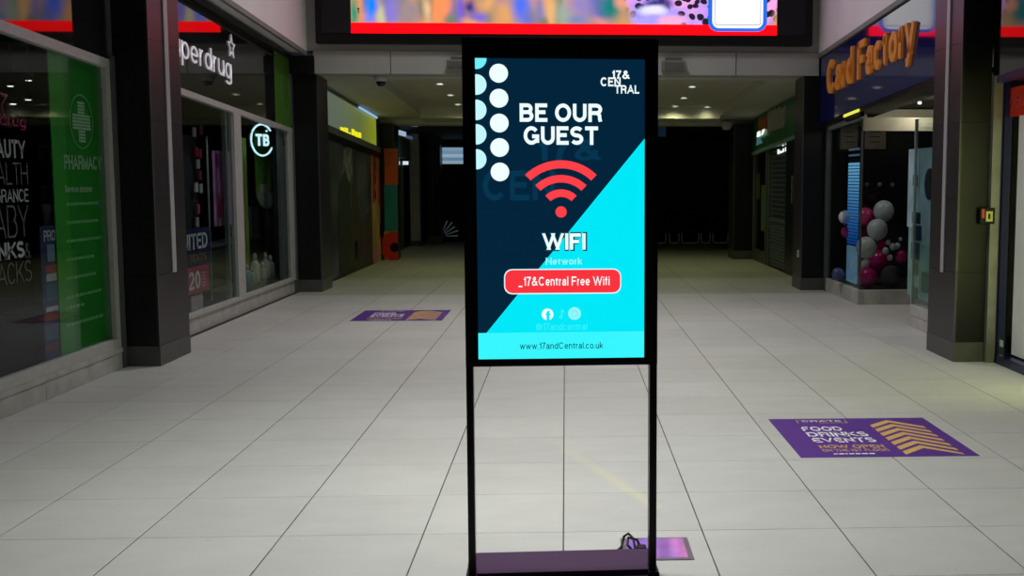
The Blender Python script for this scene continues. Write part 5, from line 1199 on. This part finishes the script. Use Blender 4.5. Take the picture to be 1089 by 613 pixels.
box('sheet', XV-0.0125, XV-0.0105, B, A, zb4, zt4, mat('sticker_green', lin(24, 62, 40), 0.5), o)
box('white_mark', XV-0.0135, XV-0.0125, B+0.015, A-0.02, zt4-0.085, zt4-0.03, M_wtext, o); box('white_mark', XV-0.0135, XV-0.0125, B+0.015, A-0.02, zb4+0.03, zb4+0.05, M_gtext, o)

# ------------------------------------------------------------------ FLOOR DECALS
M_pur = mat('purple_vinyl', lin(84, 40, 136), 0.45, var=0.06, scale=3)
M_gold = mat('gold_print_floor', lin(214, 170, 96), 0.5, var=0.04); M_fwhite = mat('white_print_floor', (0.88, 0.86, 0.9), 0.5, var=0.03)
UXv, UYv = Vector((1, 0, 0)), Vector((0, 1, 0))
def decal(x0, y0, lab):
    r = empty('floor_decal', (x0+0.5, y0+0.5, 0), lab, 'floor sticker', 'purple floor stickers')
    S = 1.0
    box('sheet', x0, x0+S, y0, y0+S, 0.0002, 0.0015, M_pur, r)
    def ft(nm, s, a0, a1, b0, b1, m, bold):
        text(nm, s, (x0+a0, y0+b0, 0.0015), UXv, UYv, a1-a0, b1-b0, m, r, bold, 0.0008)
    ft('headline', 'FOOD', .155, .40, .650, .765, M_fwhite, 0.024)
    ft('headline', 'DRINKS', .155, .52, .500, .615, M_fwhite, 0.024)
    ft('headline', 'EVENTS', .155, .525, .350, .465, M_fwhite, 0.024)
    ft('subline', 'NOW OPEN', .155, .535, .205, .285, M_gold, 0.02)
    ft('subline', 'ON THE 1ST FLOOR', .155, .535, .130, .185, M_gold, 0.02)
    ft('small_line', 'CRATE', .20, .45, .90, .945, M_fwhite, 0.0)
    multi('bracket', [(x0+.165, x0+.171, y0+.87, y0+.955, .0015, .0022), (x0+.165, x0+.40, y0+.948, y0+.955, .0015, .0022), (x0+.475, x0+.481, y0+.87, y0+.955, .0015, .0022), (x0+.30, x0+.481, y0+.866, y0+.872, .0015, .0022)], M_gold, r)
    bx = []; a = .20
    while a < .44:
        w_ = random.uniform(.012, .035); bx.append((x0+a, x0+a+w_, y0+.065, y0+.085, .0015, .0022)); a += w_+.008
    multi('small_print', bx, M_fwhite, r)
    ax, lx, rx = .745, .60, .925
    for k in range(7):
        ya = y0+.935-k*.113
        pts = [(x0+lx, ya-.14), (x0+ax, ya), (x0+rx, ya-.19), (x0+rx, ya-.14-.105), (x0+ax, ya-.068), (x0+lx, ya-.14-.075)]
        pts = [(px, max(y0+.03, py)) for px, py in pts]
        prism('chevron', pts, (0, 0, 0.0015), UXv, UYv, 0.0008, M_gold, r)
decal(1.288, 5.985, 'near purple floor sticker with white words and gold chevrons, right of the kiosk')
decal(-2.35, 12.17, 'far purple floor sticker with white words and gold chevrons, left of the kiosk')

# ------------------------------------------------------------------ FLOOR BOX AND CABLE
r = empty('floor_box', (0.37, 4.5, 0), 'shiny square floor box cover reflecting pink behind the kiosk foot', 'floor box')
fx0, fx1, fy0, fy1 = 0.226, 0.512, 4.355, 4.632
ca, cb, cc0, cc1 = fx0+.022, fx1-.022, fy0+.022, fy1-.022   # the lid sits a little proud at its far edge
mesh_obj('cover', [(ca, cc0, 0.0003), (cb, cc0, 0.0003), (cb, cc1, 0.0003), (ca, cc1, 0.0003), (ca, cc0, 0.003), (cb, cc0, 0.003), (cb, cc1, 0.0085), (ca, cc1, 0.0085)], BF, mat('polished_plate', (0.80, 0.72, 0.88), 0.09, metal=1.0, var=0.06, scale=14), r)
ribbon('rim', [(fx0, fy0), (fx1, fy0), (fx1, fy1), (fx0, fy1)], [(fx0+.022, fy0+.022), (fx1-.022, fy0+.022), (fx1-.022, fy1-.022), (fx0+.022, fy1-.022)], (0, 0, 0.0003), UXv, UYv, 0.004, mat('rim_grey', (0.22, 0.20, 0.22), 0.4, metal=0.6), r)
c = empty('power_cable', (0.26, 4.5, 0), 'short black power cable looped at the floor box', 'cable')
tube('cord', [(0.20, 4.445, 0.007), (0.225, 4.50, 0.01), (0.238, 4.53, 0.045), (0.255, 4.52, 0.06), (0.275, 4.50, 0.045), (0.28, 4.47, 0.012), (0.27, 4.44, 0.01), (0.248, 4.45, 0.035), (0.252, 4.49, 0.052), (0.29, 4.50, 0.04), (0.305, 4.46, 0.01)], 0.0055, M_black, c, 8)
box('plug', 0.285, 0.325, 4.435, 4.475, 0.004, 0.03, M_black, c, bevel=0.006)

# ------------------------------------------------------------------ KIOSK
KR = math.radians(1.9); K0 = Vector((-0.016, 4.15, 0.0))
ku = Vector((math.cos(KR), math.sin(KR), 0)); kn = Vector((-math.sin(KR), math.cos(KR), 0))
def K(px, py):           # pixel -> (a, z) on the screen plane
    d = ray(px, py); t = (K0-EYEV).dot(kn)/d.dot(kn); p = EYEV+d*t-K0; return p.dot(ku), p.z
k = empty('digital_kiosk', K0, 'tall black floor-standing screen on two posts with a wifi advert', 'kiosk', rz=KR, local=True)
M_kf = mat('kiosk_black', (0.003, 0.003, 0.0035), 0.3, spec=0.2, var=0.1); M_base = mat('kiosk_base_reflected_purple', lin(64, 43, 72), 0.5, spec=0.25, var=0.05)  # base purple is the big screen's reflection put into the colour
xl, xr = -0.357, 0.359; zt5 = K(600, 41)[1]; zb5 = K(600, 389)[1]
sx0, sx1 = K(507, 220)[0], K(685.3, 220)[0]; sz0, sz1 = K(600, 381.2)[1], K(600, 62.6)[1]
box('screen_housing', xl, xr, 0.004, 0.075, zb5, zt5, M_kf, k, bevel=0.004)
# bezel
box('bezel_side', xl, sx0, -0.004, 0.004, zb5, zt5, M_kf, k); box('bezel_side', sx1, xr, -0.004, 0.004, zb5, zt5, M_kf, k)
box('bezel_top', sx0, sx1, -0.004, 0.004, sz1, zt5, M_kf, k); box('bezel_bottom', sx0, sx1, -0.004, 0.004, zb5, sz0, M_kf, k)
box('post', xl, xl+0.027, 0.0, 0.06, 0.012, zb5, M_kf, k, bevel=0.003); box('post', xr-0.028, xr, 0.0, 0.06, 0.012, zb5, M_kf, k, bevel=0.003)
zt6 = K(600, 608.0)[1]; yd6 = onz(600, 586, zt6).y-K0.y
prism('base_slab', [(xl+.029, 0), (xr-.029, 0), (xr-.029, .062), (xr, .062), (xr, yd6), (xl, yd6), (xl, .062), (xl+.029, .062)], (0, 0, 0.013), (1, 0, 0), (0, 1, 0), zt6-0.013, M_base, k)
box('base_plate', xl-0.012, xr+0.012, -0.20, yd6-0.01, 0.0, 0.012, M_base, k, bevel=0.003)
box('post_foot', xl-0.008, xl+0.034, -0.03, 0.09, 0.012, 0.032, M_kf, k, bevel=0.003); box('post_foot', xr-0.034, xr+0.008, -0.03, 0.09, 0.012, 0.032, M_kf, k, bevel=0.003)
scr = box('screen', sx0, sx1, -0.001, 0.003, sz0, sz1, emat('screen_navy', (2, 36, 58), 1.0), k)
E_cy = emat('screen_cyan', (0, 232, 248), 1.0); E_band = emat('screen_band', (56, 246, 255), 1.0); E_wh = emat('screen_white', (240, 255, 255), 1.0)
E_red = emat('screen_red', (255, 64, 72), 1.0); E_gh = emat('screen_ghost', (6, 52, 78), 1.0); E_tl = emat('screen_teal', (0, 120, 140), 1.0)
E_lc = emat('screen_pale', (150, 245, 250), 1.0); E_nv = emat('screen_dark_text', (6, 70, 88), 1.0); E_gh2 = emat('screen_faint', (60, 240, 252), 1.0)
LV = [-0.0013, -0.0018, -0.0023, -0.0028]
def kp(name, pts, m, lv, d=0.0004):
    return prism(name, [(min(sx1, max(sx0, a)), min(sz1, max(sz0, b))) for a, b in pts], (0, LV[lv], 0), (1, 0, 0), (0, 0, 1), d, m, scr)
def kpx(name, pts, m, lv): return kp(name, [K(*p) for p in pts], m, lv)
def kt(name, s, x0, x1, yt, yb, m, bold, lv=2):
    a0, z0 = K(x0, yb); a1, _ = K(x1, yb); _, z1 = K(x0, yt)
    return text(name, s, (a0, LV[lv], z0), (1, 0, 0), (0, 0, 1), a1-a0, z1-z0, m, scr, bold, 0.0004)
kpx('cyan_field', [(690, 147.5), (690, 390), (500, 390), (500, 365)], E_cy, 0)
kpx('address_band', [(500, 354.5), (695, 352.3), (695, 390), (500, 390)], E_band, 1)
pw = (K(610, 200)[0]-K(590, 200)[0])/20
def disc(px, py, rp, m, lv): a, z = K(px, py); return kp('dot', circ(a, z, rp*pw, 28), m, lv)
for i, y in enumerate((62.5, 90, 117, 143, 169.5)): disc(506.5, y, 10.7, emat('dot_pale', (196, 248, 252), 1.0) if i else emat('dot_cyan', (110, 240, 250), 1.0), 2)
for i, y in enumerate((78, 104.6, 131, 157, 183)): disc(530.3+i*0.35, y, 9.8, E_wh, 2)
kt('ghost_word', '17&', 572, 640, 148, 171, E_gh, 0.03, 1); kt('ghost_word', 'CEN', 513.5, 592, 181.5, 213.5, E_gh, 0.03, 1)
kt('headline', 'BE OUR', 552.7, 640.4, 110, 129.6, E_wh, 0.038); kt('headline', 'GUEST', 557, 636, 134.3, 154, E_wh, 0.038)
kt('logo_word', '17&', 651, 669.8, 75, 84, E_wh, 0.03); kt('logo_word', 'CEN', 638.7, 660.5, 82.3, 91.8, E_wh, 0.03); kt('logo_word', 'TRAL', 653.7, 679.8, 90.6, 99.6, E_wh, 0.03)
ac, az = K(596.7, 225.5)
for r0, r1 in ((46.2, 54.7), (31.2, 39.2), (15.9, 24)):
    kp('wifi_arc', ringpts(ac, az, r0*pw, r1*pw, math.radians(46), math.radians(134), 18), E_red, 2)
kp('wifi_dot', circ(ac, az, 6.0*pw, 24), E_red, 2)
kt('outline_word', 'WIFI', 575.2, 624.4, 247.0, 267.2, E_nv, 0.07, 1); kt('headline', 'WIFI', 576.6, 622.8, 248.4, 265.8, E_wh, 0.035, 2)
kt('subline', 'Network', 580, 619.4, 274.3, 281.6, E_lc, 0.02)
a0, z0 = K(536.2, 313.3); a1, z1 = K(660.6, 285.6)
kp('button_border', rrect(a0, a1, z0, z1, 0.030), emat('border_pale', (215, 250, 252), 1.0), 1)
kp('button', rrect(a0+.004, a1-.004, z0+.0045, z1-.004, 0.027), emat('button_red', (250, 52, 62), 1.0), 2)
kt('button_text', '_17&Central Free Wifi', 551.4, 648.2, 294.6, 305.6, E_wh, 0.012, 3)
disc(582.3, 334.5, 6.3, E_wh, 2); kt('icon_letter', 'f', 580.4, 585.4, 330.4, 341, E_cy, 0.03, 3)
disc(611, 333.6, 6.9, E_lc, 2)
ia, iz = K(611, 333.6)
ribbon('icon_ring', circ(ia, iz, 3.6*pw, 20), circ(ia, iz, 2.9*pw, 20), (0, LV[3], 0), (1, 0, 0), (0, 0, 1), 0.0004, E_gh2, scr)
kpx('icon_note', [(596.6, 329), (598.2, 329), (600.5, 331.5), (600.5, 333), (598.2, 332), (598.2, 338), (596, 339.5), (594.5, 338), (595, 336.2), (596.6, 336)], E_gh2, 2)
kt('handle_text', '@17andcentral', 570, 624.5, 344, 351.5, E_gh2, 0.0, 2)
kt('address_text', 'www.17andCentral.co.uk', 552.8, 641.6, 364.8, 371.6, E_nv, 0.0, 3)
